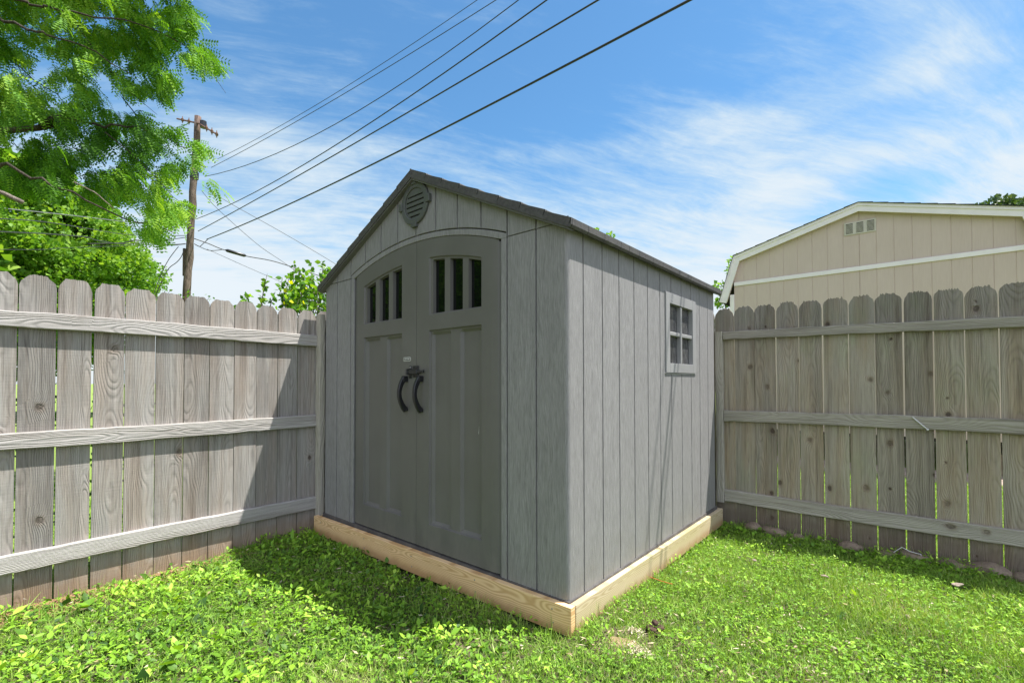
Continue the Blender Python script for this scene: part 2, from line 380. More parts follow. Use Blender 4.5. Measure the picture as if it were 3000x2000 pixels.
def roof_mat():
    m, t = newmat('grooved_roof_plastic'); tc = t.n('TexCoord').outputs['Object']; x, y, z = t.n('SeparateXYZ', {0: tc}).outputs
    nx, ny, nz = t.n('SeparateXYZ', {0: t.n('NewGeometry').outputs['Normal']}).outputs
    v = t.n('TexVoronoi', {'W': t.m('MULTIPLY', y, 6.6), 'Scale': 1.0, 'Randomness': .75}, voronoi_dimensions='1D', feature='DISTANCE_TO_EDGE').outputs[0]
    eave = t.m('MULTIPLY', t.m('LESS_THAN', v, .016), t.m('GREATER_THAN', t.m('ABSOLUTE', nx), .8))
    zt = t.m('ADD', z, t.m('MULTIPLY', t.m('ABSOLUTE', t.m('ADD', x, 1.218)), .489))      # height measured from the ridge line
    u = t.m('ADD', t.m('ABSOLUTE', t.m('ADD', x, 1.218)), t.m('MULTIPLY', t.m('SUBTRACT', 2.505, zt), .42))
    fr_ = t.m('ABSOLUTE', t.m('SUBTRACT', t.m('FRACT', t.m('ADD', t.m('MULTIPLY', u, 8/1.268), .5)), .5))
    rake = t.m('MULTIPLY', t.m('MULTIPLY', t.m('LESS_THAN', fr_, .016), t.m('LESS_THAN', ny, -.8)), t.m('GREATER_THAN', zt, 2.472))
    n = t.noise(tc, 60.0, 5, .65); n2 = t.noise(t.v('MULTIPLY', tc, (1.0, 1.0, 8.0)), 30.0, 4, .65)
    col = t.mix(t.mr(n, .3, .7), (.052, .049, .048), (.092, .087, .084))
    col = t.mix(t.mr(t.noise(tc, 5.0, 4, .6), .5, .75, 0, .4), col, (.15, .145, .13))
    slit = t.m('MAXIMUM', eave, rake); col = t.mix(slit, col, (.012, .012, .012))
    finish(t, col, .65, t.m('SUBTRACT', t.m('ADD', n, n2), slit), .6, .0015, .4); return m
M['roof'] = roof_mat()
M['black'] = simple('black_plastic', c3(.014, .014, .016), .35, nscale=40, amt=.2, bump=.1)
M['latch'] = simple('black_latch_steel', c3(.018, .019, .02), .4, nscale=60, bump=.2)
M['bolt'] = simple('zinc_bolt', c3(.45, .45, .45), .35, .8, nscale=60)
M['dark'] = simple('dark_void', c3(.008, .008, .008), .9)
M['white'] = simple('white_print', c3(.62, .62, .60), .5, nscale=200, amt=.05)
M['galv'] = simple('galvanised_steel', c3(.3, .3, .3), .5, .6, nscale=30)
M['rust'] = simple('rusty_steel', c3(.14, .075, .05), .8, nscale=14, amt=.4)
M['porcelain'] = simple('brown_porcelain', c3(.20, .10, .06), .35)
M['cable'] = simple('black_cable', c3(.025, .025, .027), .55)
M['cable_pale'] = simple('pale_cable', c3(.16, .165, .17), .5)
M['creamy'] = simple('white_painted_trim', c3(.82, .765, .77), .6, nscale=6, amt=.05)
M['creamvent'] = simple('cream_vent', c3(.56, .52, .45), .6, amt=.05)
M['asphalt'] = simple('black_asphalt_shingle', c3(.03, .03, .032), .9, nscale=90, bump=.8)
def glass_mat(name, col, rough, dusty):
    m, t = newmat(name); tc = t.n('TexCoord').outputs['Object']
    n = t.noise(tc, 9.0, 5, .6); s = t.noise(t.v('MULTIPLY', tc, (1, 5.0, 2.0)), 8.0, 4, .7)
    c = t.mix(t.mr(s, .45, .75, 0, dusty), col, (.22, .22, .21)) if dusty else col
    wav = t.noise(t.v('MULTIPLY', tc, (4.0, 4.0, 30.0)), 1.0, 2, .5)
    finish(t, c, rough, wav, .35, .0012, .5, {'IOR': 1.45}); return m
M['glass'] = glass_mat('dark_glass', c3(.004, .005, .005), .03, 0)
M['glass_dusty'] = glass_mat('dusty_glass', c3(.055, .056, .058), .22, .5)

def siding_mat():
    m, t = newmat('tan_panel_siding'); tc = t.n('TexCoord').outputs['Object']; x, y, z = t.n('SeparateXYZ', {0: tc}).outputs
    n = t.noise(t.v('MULTIPLY', tc, (90.0, 90.0, 5.0)), 1.0, 3, .6)
    n2 = t.noise(t.v('MULTIPLY', tc, (3.0, 3.0, 1.0)), 1.0, 4, .6)
    col = t.mix(t.mr(t.m('ADD', n, n2), .6, 1.4), (.53, .425, .37), (.61, .50, .445))
    finish(t, col, .8, n, .35, .002, .2); return m
M['tan'] = siding_mat()

def foliage(name, stops, trans=.35, rough=.5, spec=.35, tcol=None, tmul=1.25):
    m, t = newmat(name)
    a = t.n('Attribute', attribute_name='tint').outputs['Fac']
    col = t.ramp(a, stops)
    p = t.n('BsdfPrincipled', {'Base Color': col, 'Roughness': rough, 'Specular IOR Level': spec})
    tr = t.n('BsdfTranslucent', {'Color': t.mix(1.0, col, tcol or (tmul*1.15, tmul*1.1, tmul*.35), 'MULTIPLY')})
    mx = t.n('MixShader', {0: trans, 1: p.outputs[0], 2: tr.outputs[0]})
    t.n('OutputMaterial', {'Surface': mx.outputs[0]}); return m
M['weed'] = foliage('weed_leaves', [(0, (.04, .10, .018)), (.35, (.14, .29, .028)), (.7, (.26, .48, .038)), (.92, (.40, .60, .08)), (1, (.5, .44, .22))], .3, .52, .3)
M['grass'] = foliage('grass_blades', [(0, (.12, .23, .03)), (.5, (.27, .44, .07)), (.85, (.45, .57, .16)), (1, (.55, .50, .32))], .25, .5, .3)
M['locust'] = foliage('locust_leaflets', [(0, (.045, .13, .014)), (.5, (.14, .33, .026)), (1, (.33, .52, .055))], .42, .55, .22, tmul=1.05)
M['maple'] = foliage('maple_leaves', [(0, (.05, .14, .015)), (.5, (.15, .31, .035)), (1, (.32, .48, .08))], .4, .5, .3)
M['maple_dark'] = foliage('dark_tree_leaves', [(0, (.02, .055, .015)), (.5, (.045, .10, .03)), (1, (.14, .20, .08))], .2, .45, .5)
M['bush'] = foliage('bush_leaves', [(0, (.06, .17, .02)), (.6, (.14, .30, .025)), (.9, (.27, .45, .03)), (1, (.5, .55, .02))], .45, .38, .4)
M['straw'] = foliage('dry_litter', [(0, (.30, .22, .13)), (.6, (.50, .42, .28)), (1, (.62, .55, .42))], .1, .7, .2, tcol=(1, .9, .7))
def bark(name, lo, hi, s=14):
    m, t = newmat(name); tc = t.n('TexCoord').outputs['Object']
    n = t.noise(t.v('MULTIPLY', tc, (3.0, 3.0, .5)), s, 6, .7, .4)
    st = t.noise(tc, 1.2, 3, .6)
    col = t.mix(t.mr(n, .35, .68), lo, hi); col = t.mix(t.mr(st, .5, .7, 0, .5), col, t.mix(1.0, col, (1.1, .7, .6), 'MULTIPLY'))
    finish(t, col, .9, n, 1.0, .03, .2); return m
M['pole'] = bark('weathered_pole_wood', c3(.07, .05, .043), c3(.24, .185, .155), 9)
M['bark'] = bark('tree_bark', c3(.035, .028, .022), c3(.12, .10, .08))
M['bark_pale'] = bark('pale_branch_bark', c3(.14, .11, .09), c3(.36, .31, .26))
def ground_mat():
    m, t = newmat('soil_and_lawn'); g = t.n('NewGeometry').outputs['Position']; x, y, z = t.n('SeparateXYZ', {0: g}).outputs
    n = t.noise(g, 9.0, 6, .65); n2 = t.noise(g, 55.0, 5, .7); n3 = t.noise(g, .35, 4, .6)
    soil = t.mix(t.mr(n2, .35, .65), (.045, .032, .022), (.26, .20, .14))
    far = t.mix(t.mr(n2, .3, .7), (.15, .22, .05), (.27, .36, .09)); far = t.mix(t.mr(n3, .3, .7, 0, .5), far, (.19, .28, .06))
    moss = t.mix(t.mr(n, .40, .60), soil, t.mix(t.mr(n2, .3, .7), (.045, .09, .018), (.10, .17, .035)))
    n4 = t.noise(g, 3.0, 3, .5)
    inx = t.m('MULTIPLY', t.mr(x, -2.62, -2.58), t.mr(y, 2.56, 2.52))
    col = t.mix(inx, far, moss)
    # reddish bare earth strip at the foot of the sunny fence and the plinth
    e1 = t.mr(t.m('ADD', x, t.m('MULTIPLY', n, -.16)), -2.40, -2.50); col = t.mix(t.m('MULTIPLY', e1, inx), col, t.mix(n2, (.22, .125, .065), (.42, .27, .15)))
    finish(t, col, .95, t.m('ADD', n, n2), .9, .02, .15); return m
M['ground'] = ground_mat()
def gravel_mat():
    m, t = newmat('pea_gravel'); g = t.n('NewGeometry').outputs['Position']
    v = t.n('TexVoronoi', {'Vector': g, 'Scale': 32.0}, feature='F1')
    col = t.mix(.55, t.mix(t.n('SeparateColor', {0: v.outputs['Color']}).outputs[0], (.18, .12, .09), (.60, .50, .43)), (.36, .28, .23))
    finish(t, col, .9, v.outputs['Distance'], 1.0, -.02, .2); return m
M['gravel'] = gravel_mat()
def stone_mat(name, lo, hi):
    m, t = newmat(name); tc = t.n('TexCoord').outputs['Object']
    n = t.noise(tc, 11.0, 6, .65); n2 = t.noise(tc, 80.0, 4, .7)
    col = t.mix(t.mr(t.m('ADD', n, t.m('MULTIPLY', n2, .5)), .5, 1.0), lo, hi)
    finish(t, col, .9, t.m('ADD', n, n2), .8, .006, .2); return m
M['stone'] = stone_mat('brown_fieldstone', c3(.12, .09, .065), c3(.33, .26, .19))
M['sandstone'] = stone_mat('ochre_stone', c3(.17, .12, .06), c3(.40, .31, .18))
M['clod'] = stone_mat('dark_mulch', c3(.025, .016, .012), c3(.13, .08, .06))
M['debris'] = stone_mat('pinkish_bark_chip', c3(.20, .15, .12), c3(.42, .34, .29))

# ---------------------------------------------------------------- the setting
GZ = -.185
def gz(x, y):
    x = np.asarray(x, float); y = np.asarray(y, float)
    h = .012*np.sin(x*2.3+1)*np.cos(y*1.9)+.008*np.sin(x*6.1+y*4.7)+.005*np.sin(x*13+2*y)+.004*np.sin(y*17-x*5)
    near = np.exp(-((x-.3)**2+(y-.2)**2)/1.2)*.03
    fade = np.clip(1-(np.abs(x)+np.abs(y)-9)/10, 0, 1)
    return GZ+(h+near)*fade
def axis_coords(c, near, step, far):
    a = [0.0]; s = step
    while a[-1] < far:
        a.append(a[-1]+s)
        if a[-1] > near: s *= 1.22
    a = np.array(a); return np.concatenate([-a[:0:-1], a])+c
gx = axis_coords(0, 3.4, .06, 420); gy = axis_coords(.3, 3.4, .06, 420)
X, Y = np.meshgrid(gx, gy, indexing='ij'); Z = gz(X, Y)
n0, n1_ = X.shape; ii = np.arange(n0*n1_).reshape(n0, n1_)
F = np.stack([ii[:-1, :-1], ii[1:, :-1], ii[1:, 1:], ii[:-1, 1:]], -1).reshape(-1, 4)
g = np_mesh('ground', np.stack([X, Y, Z], -1).reshape(-1, 3), [F], M['ground'], smooth=True); tag(g, kind='structure')
# gravel strip in front of the neighbour's shed
mb = MB(); N = 40
for i in range(N+1):
    x = -1.9+i*5.6/N; e = .05*math.sin(i*1.7)+.04*math.sin(i*.63)
    mb.v += [(x, 5.88+e, GZ+.012), (x, 6.35, GZ+.045), (x, 6.82, GZ+.03)]
for i in range(N):
    for j in range(2): a = i*3+j; mb.f.append((a, a+3, a+4, a+1))
tag(mb.build('gravel_path', M['gravel']), kind='structure')

# ---------------------------------------------------------------- fences
def picket_outline(w, h, rag, r, ear=.024):
    pts = [(-w/2, 0), (w/2, 0)]
    e = ear*r.uniform(.8, 1.35); eh = .045*r.uniform(.8, 1.25)
    right = [(w/2, h-eh*1.3), (w/2-e*.25, h-eh*.75), (w/2-e, h-eh*.25)]
    pts += [(a+r.uniform(-1, 1)*.0015, b+r.uniform(-1, 1)*.003) for a, b in right]
    n = 11 if rag < .5 else 23; x0, x1 = w/2-e, -w/2+e
    bow = r.uniform(-.004, .006)
    for i in range(1, n):
        t = i/n; x = x0+(x1-x0)*t
        z = h+bow*math.sin(math.pi*t)+r.gauss(0, .0018)
        if rag >= .5: z += (r.choice([-1, 1])*r.uniform(0, .008)*rag if r.random() < .75 else 0)
        pts.append((x, z))
    left = [(-w/2+e, h-eh*.25), (-w/2+e*.25, h-eh*.75), (-w/2, h-eh*1.3)]
    pts += [(a+r.uniform(-1, 1)*.0015, b+r.uniform(-1, 1)*.003) for a, b in left]
    return pts
def board_mw(origin, zdir, ydir):
    z = Vector(zdir).normalized(); y = Vector(ydir).normalized(); x = y.cross(z); y = z.cross(x)
    return Matrix(((x.x, y.x, z.x, origin[0]), (x.y, y.y, z.y, origin[1]), (x.z, y.z, z.z, origin[2]), (0, 0, 0, 1)))
def add_local(mb, name, m, parent, mw):
    me = bpy.data.meshes.new(name); me.from_pydata(mb.v, [], mb.f); me.update(); me.materials.append(m)
    o = bpy.data.objects.new(name, me); COL.objects.link(o); o.parent = parent
    o.matrix_local = Matrix.Translation(-parent.location)@mw
    return fix_normals(o)
def picket(parent, m, base, ydir, w, h, rag, r, th=.016, lean=0.0):
    mb = MB(); poly = picket_outline(w, h, rag, r)
    # slightly wandering sides: insert side points
    mb.prism(poly, lambda a, b: (a, -th/2, b), lambda a, b: (a, th/2, b))
    mw = board_mw(base, (ydir[1]*lean, -ydir[0]*lean, 1), ydir)
    return add_local(mb, 'picket', m, parent, mw)
def rail(parent, m, p0, p1, w, th, ydir, r, wob=.004):
    L = np.linalg.norm(np.array(p1)-np.array(p0)); n = max(2, int(L/.09)); mb = MB()
    b = .004; rings = []
    for i in range(n+1):
        z = L*i/n
        cx = wob*math.sin(z*1.7+r.seed_)*1.2; ww = w/2+r.gauss(0, .0011); 
        t0 = r.gauss(0, .0011); t1 = r.gauss(0, .0011)
        rings.append([(cx-ww+t0, -th/2+b, z), (cx-ww+b+t0, -th/2, z), (cx+ww-b+t1, -th/2, z), (cx+ww+t1, -th/2+b, z),
                      (cx+ww+t1, th/2-b, z), (cx+ww-b+t1, th/2, z), (cx-ww+b+t0, th/2, z), (cx-ww+t0, th/2-b, z)])
    vs = [v for R_ in rings for v in R_]; fs = [tuple(range(7, -1, -1)), tuple(range(n*8, n*8+8))]
    for i in range(n):
        for k in range(8): j = (k+1) % 8; fs.append((i*8+k, i*8+j, i*8+8+j, i*8+8+k))
    mb.add(vs, fs)
    d = np.array(p1)-np.array(p0)
    return add_local(mb, 'rail', m, parent, board_mw(p0, d, ydir))
r = random.Random(5)
LX = -2.535          # front face of rails on the left fence
fl = empty('wood_fence', (-2.57, 0, GZ), 'sunlit weathered grey dog-ear picket fence on the left of the grey shed', 'fence', 'backyard picket fences')
PX = LX-.038-.008
gaps = [-1.749, -1.588, -1.430, -1.273, -1.113, -.954, -.796, -.636, -.479, -.322, -.164, -.003]
gaps = [gaps[0]-.160*k for k in range(14, 0, -1)]+gaps+[-.003+.160*k for k in range(1, 17)]
tops = {12: 1.712, 13: 1.712, 14: 1.709, 15: 1.711, 16: 1.710, 17: 1.703, 18: 1.698, 19: 1.701, 20: 1.694, 21: 1.698, 22: 1.693, 23: 1.690, 24: 1.686}
tight = {17: .0018, 18: .002, 20: .0016, 21: .0016, 22: .0022}
for i in range(len(gaps)-1):
    gp = .0032 if i not in tight else tight[i]
    w = gaps[i+1]-gaps[i]-2*gp+r.uniform(-.001, .001)
    if i in (15, 16): w -= .003
    yc = (gaps[i]+gaps[i+1])/2
    b0 = GZ-.03
    picket(fl, M['picket_sun'], (PX+r.uniform(-.002, .002), yc, b0), (-1, 0, 0), w, tops.get(i, 1.70+r.uniform(-.006, .006))-b0, .3, r, lean=r.uniform(-.0012, .0012))
class RR(random.Random): pass
for zc, w in ((1.4425, .092), (.762, .095), (.0735, .100)):
    q = RR(int(zc*1000)); q.seed_ = zc*5
    rail(fl, M['rail_sun'], (LX-.019, -3.6, zc+.002), (LX-.019, -.018, zc-.002), w, .038, (-1, 0, 0), q)
    q = RR(int(zc*1000)+3); q.seed_ = zc*7
    rail(fl, M['rail_sun'], (LX-.019, .045, zc), (LX-.019, 2.52, zc), w, .038, (-1, 0, 0), q)
q = RR(3); q.seed_ = 0
o = rail(fl, M['rail_shade'], (LX+.012, .008, GZ-.1), (LX+.012, .008, 1.66), .052, .07, (1, 0, 0), q, .001); o.name = 'post'
q = RR(31); q.seed_ = 0
for yy in (-2.45, 2.4):
    o = rail(fl, M['rail_shade'], (PX-.06, yy, GZ-.1), (PX-.06, yy, 1.6), .09, .09, (1, 0, 0), q, .001); o.name = 'post'
RY = 2.440
fr = empty('wood_fence', (1, 2.47, GZ), 'shaded brown picket fence with ragged tops on the right of the grey shed', 'fence', 'backyard picket fences')
PY = RY+.038+.008
gaps = [-.052, .112, .278, .444, .610, .773, .940, 1.104, 1.267, 1.429, 1.592, 1.756]
gaps = [gaps[0]-.164*k for k in range(15, 0, -1)]+gaps+[1.756+.164*k for k in range(1, 14)]
rt = [1.742, 1.745, 1.744, 1.744, 1.743, 1.743, 1.740, 1.736, 1.731, 1.729, 1.726, 1.731]
gw = [.003, .004, .006, .006, .006, .007, .006, .008, .007, .009, .010, .007]
for i in range(len(gaps)-1):
    k = i-15
    g0 = gw[k] if 0 <= k < 12 else .006; g1 = gw[k+1] if 0 <= k < 11 else .006
    x0, x1 = gaps[i]+g0/2, gaps[i+1]-g1/2
    b0 = GZ-.03
    hh = (rt[k] if 0 <= k < 12 else 1.733+r.uniform(-.006, .006))-b0
    picket(fr, M['picket_shade'], ((x0+x1)/2, PY+r.uniform(-.002, .002), b0), (0, 1, 0), x1-x0, hh, 1.0, r, lean=r.uniform(-.002, .002))
for z0, z1, w in ((1.490, 1.471, .072), (.787, .79, .095), (.077, .081, .102)):
    q = RR(int(z0*977)); q.seed_ = z0*3
    rail(fr, M['rail_shade'], (.030, RY+.019, z0), (3.7, RY+.019, z1-.005), w, .038, (0, 1, 0), q, .006)
q = RR(9); q.seed_ = 1
o = rail(fr, M['rail_shade'], (-.006, RY+.012, .012), (-.006, RY+.012, 1.535), .062, .05, (0, 1, 0), q, .001); o.name = 'post'
for xx in (-2.3, 2.5):
    q = RR(8); q.seed_ = 2
    o = rail(fr, M['rail_shade'], (xx, PY+.06, GZ-.1), (xx, PY+.06, 1.55), .09, .09, (0, 1, 0), q, .001); o.name = 'post'

# ---------------------------------------------------------------- the shed
SHX = -2.436; D = 2.30; XC = -1.218; HS = 1.893
APEX = 2.505; SL = .489
def roof_z(x, off=0.0): return APEX-off-SL*abs(x-XC)
shed = empty('garden_shed', (XC, D/2, 0), 'grey resin garden shed with double arched doors between the two fences', 'shed')
GR = [XC+.2035*k for k in range(-5, 6)]
def groove(x, w=.0085): return [x-w/2-.0012, x-w/2, x+w/2, x+w/2+.0012]
def sweep(path, zs, name, m, hole=None, smooth=False):
    """path: list of (s,x,y); zs list"""
    mb = MB(); nz = len(zs)
    for (s, x, y) in path:
        for z in zs: mb.v.append((x, y, z if not callable(z) else z(x, y)))
    for i in range(len(path)-1):
        sm = (path[i][0]+path[i+1][0])/2
        for j in range(nz-1):
            if hole:
                zm = (zs[j]+zs[j+1])/2
                if hole[0] < sm < hole[1] and hole[2] < zm < hole[3]: continue
            a = i*nz+j; mb.f.append((a, a+nz, a+nz+1, a+1))
    o = mb.build(name, m, shed); return o
# right front panel, rounded corner and sunny side wall
GD = .011
path = []; s = 0
def addp(x, y):
    global s
    if path: s += math.hypot(x-path[-1][1], y-path[-1][2])
    path.append((s, x, y))
addp(-.449, .02); addp(-.449, .002); addp(-.447, 0.0)
for gxx in (GR[9], GR[10]):
    a = groove(gxx if gxx < -.3 else gxx)
    addp(a[0], 0); addp(a[1], GD); addp(a[2], GD); addp(a[3], 0)
RC = .022
for k in range(7):
    a = math.pi/2*k/6; addp(-RC+RC*math.sin(a), RC-RC*math.cos(a))
sg = [.143, .341, .537, .732, .929, 1.125, 1.322, 1.519, 1.716, 1.914, 2.112]
W0, W1, WZ0, WZ1 = 1.207, 1.806, 1.147, 1.722
spos = {}
for gyy in sg:
    if not any(abs(gyy-w) < .01 for w in (W0, W1)):
        pass
    a = groove(gyy)
    for w in (W0, W1):
        if path[-1][2] < w < a[0]:
            addp(0, w); spos[w] = path[-1][0]
    addp(0, a[0]); addp(-GD, a[1]); addp(-GD, a[2]); addp(0, a[3])
for w in (W0, W1):
    if w not in spos: addp(0, w); spos[w] = path[-1][0]
addp(0, D-RC); addp(-RC*.3, D-RC*.3); addp(-RC, D)
zs = [0.0, .4, .8, WZ0, 1.4, WZ1, HS-.001]
sweep(path, zs, 'side_wall', M['wall'], hole=(spos[W0], spos[W1], WZ0, WZ1))
# left front panel and the hidden left and back walls
path = []; s = 0
addp(SHX+RC, D); addp(SHX, D-RC); addp(SHX, RC)
for k in range(7):
    a = math.pi/2*k/6; addp(SHX+RC-RC*math.cos(a), RC-RC*math.sin(a))
for gxx in (GR[0], GR[1]):
    a = groove(gxx); addp(a[0], 0); addp(a[1], GD); addp(a[2], GD); addp(a[3], 0)
addp(-1.989, 0); addp(-1.987, .002); addp(-1.987, .02)
sweep(path, [0.0, .6, 1.2, HS-.001], 'side_wall', M['wall'])
path = []; s = 0
addp(-RC, D)
for gxx in GR[::-1]:
    a = groove(gxx)[::-1]; addp(a[0], D); addp(a[1], D-GD); addp(a[2], D-GD); addp(a[3], D)
addp(SHX+RC, D)
sweep(path, [0.0, 1.0, HS], 'back_wall', M['wall'])
# gable above: grooves and arched lower edge
RA = 2.32
def arch(x, top, R=RA): return top-(R-math.sqrt(max(R*R-(x-XC)**2, 0)))
def gable(y0, sgn, name, arched):
    xs = []
    for gxx in GR: xs += [(v, (GD if i in (1, 2) else 0)) for i, v in enumerate(groove(gxx))]
    xs += [(SHX, 0), (0, 0)]
    for k in range(-20, 21): xs.append((XC+k*.0407, None))
    xs += [(XC-.809-.0005, 0), (XC+.809+.0005, 0), (XC-.8095, 0), (XC+.8095, 0)]
    gset = [(g_-.004, g_+.004) for g_ in GR]
    xs = [p for p in xs if not (p[1] is None and any(a < p[0] < b for a, b in gset))]
    xs = sorted(set((round(p[0], 5), p[1] or 0) for p in xs))
    mb = MB()
    for x, d in xs:
        zt = roof_z(x, .035)
        if arched and abs(x-XC) <= .8092: zb = arch(x, 2.064)+.004
        else: zb = HS+.0025
        zt = max(zt, zb+.001)
        zs_ = [zb, zb, (zb+zt)/2, zt] if True else None
        for j, z in enumerate(zs_):
            yy = y0+sgn*(d if j else (GD))
            mb.v.append((x, yy, z+(.0025 if j == 1 else 0)))
    for i in range(len(xs)-1):
        for j in range(3): a = i*4+j; mb.f.append((a, a+4, a+5, a+1) if sgn > 0 else (a, a+1, a+5, a+4))
    return mb.build(name, M['gable'], shed)
gable(0.0, 1, 'gable', True)
gable(D, -1, 'gable', False)
# dark seam backing behind the front gable joint and the arch
mb = MB(); 
mb.box(SHX+.004, -1.992, .0115, .0145, HS-.03, HS+.03); mb.box(-.446, -.004, .0115, .0145, HS-.03, HS+.03)
xs = [XC-.809+1.618*k/40 for k in range(41)]
poly = [(x, arch(x, 2.064)+.02) for x in xs]+[(x, arch(x, 2.064)-.055) for x in xs[::-1]]
mb.prism(poly, lambda a, b: (a, .0135, b), lambda a, b: (a, .016, b))
mb.build('seam_backing', M['dark'], shed)
# arched door casing
mb = MB(); xs = [XC-.809+1.618*k/48 for k in range(49)]
for x in xs:
    zt = arch(x, 2.0625); zb = max(arch(x, 2.027, 2.22), HS-.001) if abs(x-XC) < .77 else HS-.001
    mb.v += [(x, .012, zt), (x, .0025, zt-.001), (x, .0015, zt-.004), (x, .0015, zb+.002), (x, .004, zb), (x, .03, zb)]
for i in range(48):
    for j in range(5): a = i*6+j; mb.f.append((a, a+6, a+7, a+1)[::-1])
fix_normals(mb.build('door_casing', M['wall'], shed))
# doors
def zwarp(x, z, R=2.2):
    k = min(max((z-1.53)/(1.80-1.53), 0), 1)
    return z-k*(R-math.sqrt(R*R-(x-XC)**2))
YD = .006
def make_door(x0, x1, recess, panes):
    """recess list of (x0,x1,z0,z1,depth,bevel)"""
    xs = set([x0, x1]); zs = set([.012, 2.025])
    e = .05 if x1 > XC+.1 else .0
    outer_right = x1 > XC
    ed = [(0, .010), (.012, .0045), (.03, .0018), (.055, 0)]
    for dlt, _ in ed:
        xs.add(x1-dlt if outer_right else x0+dlt)
    for rx0, rx1, rz0, rz1, dp, bv in recess+panes:
        xs |= {rx0, rx0+bv, rx1-bv, rx1}; zs |= {rz0, rz0+bv, rz1-bv, rz1}
    for k in range(1, 12): xs.add(x0+(x1-x0)*k/12)
    for z in (.3, .7, 1.1, 1.5, 1.53, 1.6, 1.7, 1.80, 1.95): zs.add(z)
    xs = sorted(round(v, 5) for v in xs); zs = sorted(round(v, 5) for v in zs)
    xs = [v for i, v in enumerate(xs) if i == 0 or v-xs[i-1] > .0006]; zs = [v for i, v in enumerate(zs) if i == 0 or v-zs[i-1] > .0006]
    def depth(x, z):
        d = 0
        for a, b, c, e_, dp, bv in recess+panes:
            t = min(x-a, b-x, z-c, e_-z)
            if t > -1e-6: d = d+dp*min(max(t/bv, 0), 1) if (a, b, c, e_, dp, bv) not in panes else d+dp*min(max(t/bv, 0), 1)
        q = (x1-x) if outer_right else (x-x0)
        for i in range(3):
            if ed[i][0] <= q <= ed[i+1][0]: d += ed[i][1]+(ed[i+1][1]-ed[i][1])*(q-ed[i][0])/(ed[i+1][0]-ed[i][0])
        q2 = (x-x0) if outer_right else (x1-x)
        if q2 < 1e-4: d += .002
        return d
    mb = MB(); nz = len(zs)
    for x in xs:
        for z in zs: mb.v.append((x, YD+depth(x, z), zwarp(x, z)))
    for i in range(len(xs)-1):
        xm = (xs[i]+xs[i+1])/2
        for j in range(nz-1):
            zm = (zs[j]+zs[j+1])/2
            if any(a+bv < xm < b-bv and c+bv < zm < e_-bv for a, b, c, e_, dp, bv in panes): continue
            a = i*nz+j; mb.f.append((a, a+nz, a+nz+1, a+1))
    # door edges
    for i in range(len(xs)-1):
        x, xn = xs[i], xs[i+1]
        mb.add([(x, YD+depth(x, zs[0]), zs[0]), (xn, YD+depth(xn, zs[0]), zs[0]), (xn, YD+.04, zs[0]), (x, YD+.04, zs[0])], [(0, 3, 2, 1)])
    for xe in (x0, x1):
        mb.add([(xe, YD+.002 if abs(xe-XC) < .02 else YD+.010, zs[0]), (xe, YD+.04, zs[0]), (xe, YD+.04, zwarp(xe, zs[-1])), (xe, YD+.002 if abs(xe-XC) < .02 else YD+.010, zwarp(xe, zs[-1]))], [(0, 1, 2, 3)])
    dr = mb.build('door', M['door'], shed)
    for a, b, c, e_, dp, bv in panes:
        gb = MB(); n = 5
        pts = [(a, c), (b, c)]+[(b+(a-b)*k/n, zwarp(b+(a-b)*k/n, e_)) for k in range(n+1)]
        gb.prism(pts, lambda p, q: (p, YD+.0345, q), lambda p, q: (p, YD+.038, q))
        fix_normals(gb.build('window_pane', M['glass'], dr))
    return dr
def door_features(off):
    rec = []; pan = []
    # window recess
    rec.append((off-.001, off+.475, 1.523, 1.905, .010, .006))
    for k in range(3):
        a = off+.026+k*.1655
        pan.append((a, a+.115, 1.532, 1.888, .025, .0025))
    rec.append((off, off+.476, .168, 1.424, .013, .006))
    # two panels with wide bevels
    rec.append((off+.012, off+.196, .172, 1.412, .017, .018))
    rec.append((off+.282, off+.466, .172, 1.412, .017, .018))
    return rec, pan
rl, pl = door_features(-1.854)
dl = make_door(-1.982, -1.2195, rl, pl)
rr_, pr = door_features(-1.084)
dr = make_door(-1.2165, -.470, rr_, pr)
# jamb void
mb = MB(); mb.box(-1.989, -.447, .048, .052, 0.0, 2.05); mb.box(-1.990, -1.982, .020, .05, 0, HS); mb.box(-.4695, -.447, .020, .05, 0, HS)
mb.build('door_frame', M['dark'], shed)
for a, b in ((-.4655, -.452), (-1.986, -1.9835)):
    mb = MB(); mb.box(a, b, .009, .02, .004, HS-.012); mb.build('hinge_strip', M['trim'], shed)
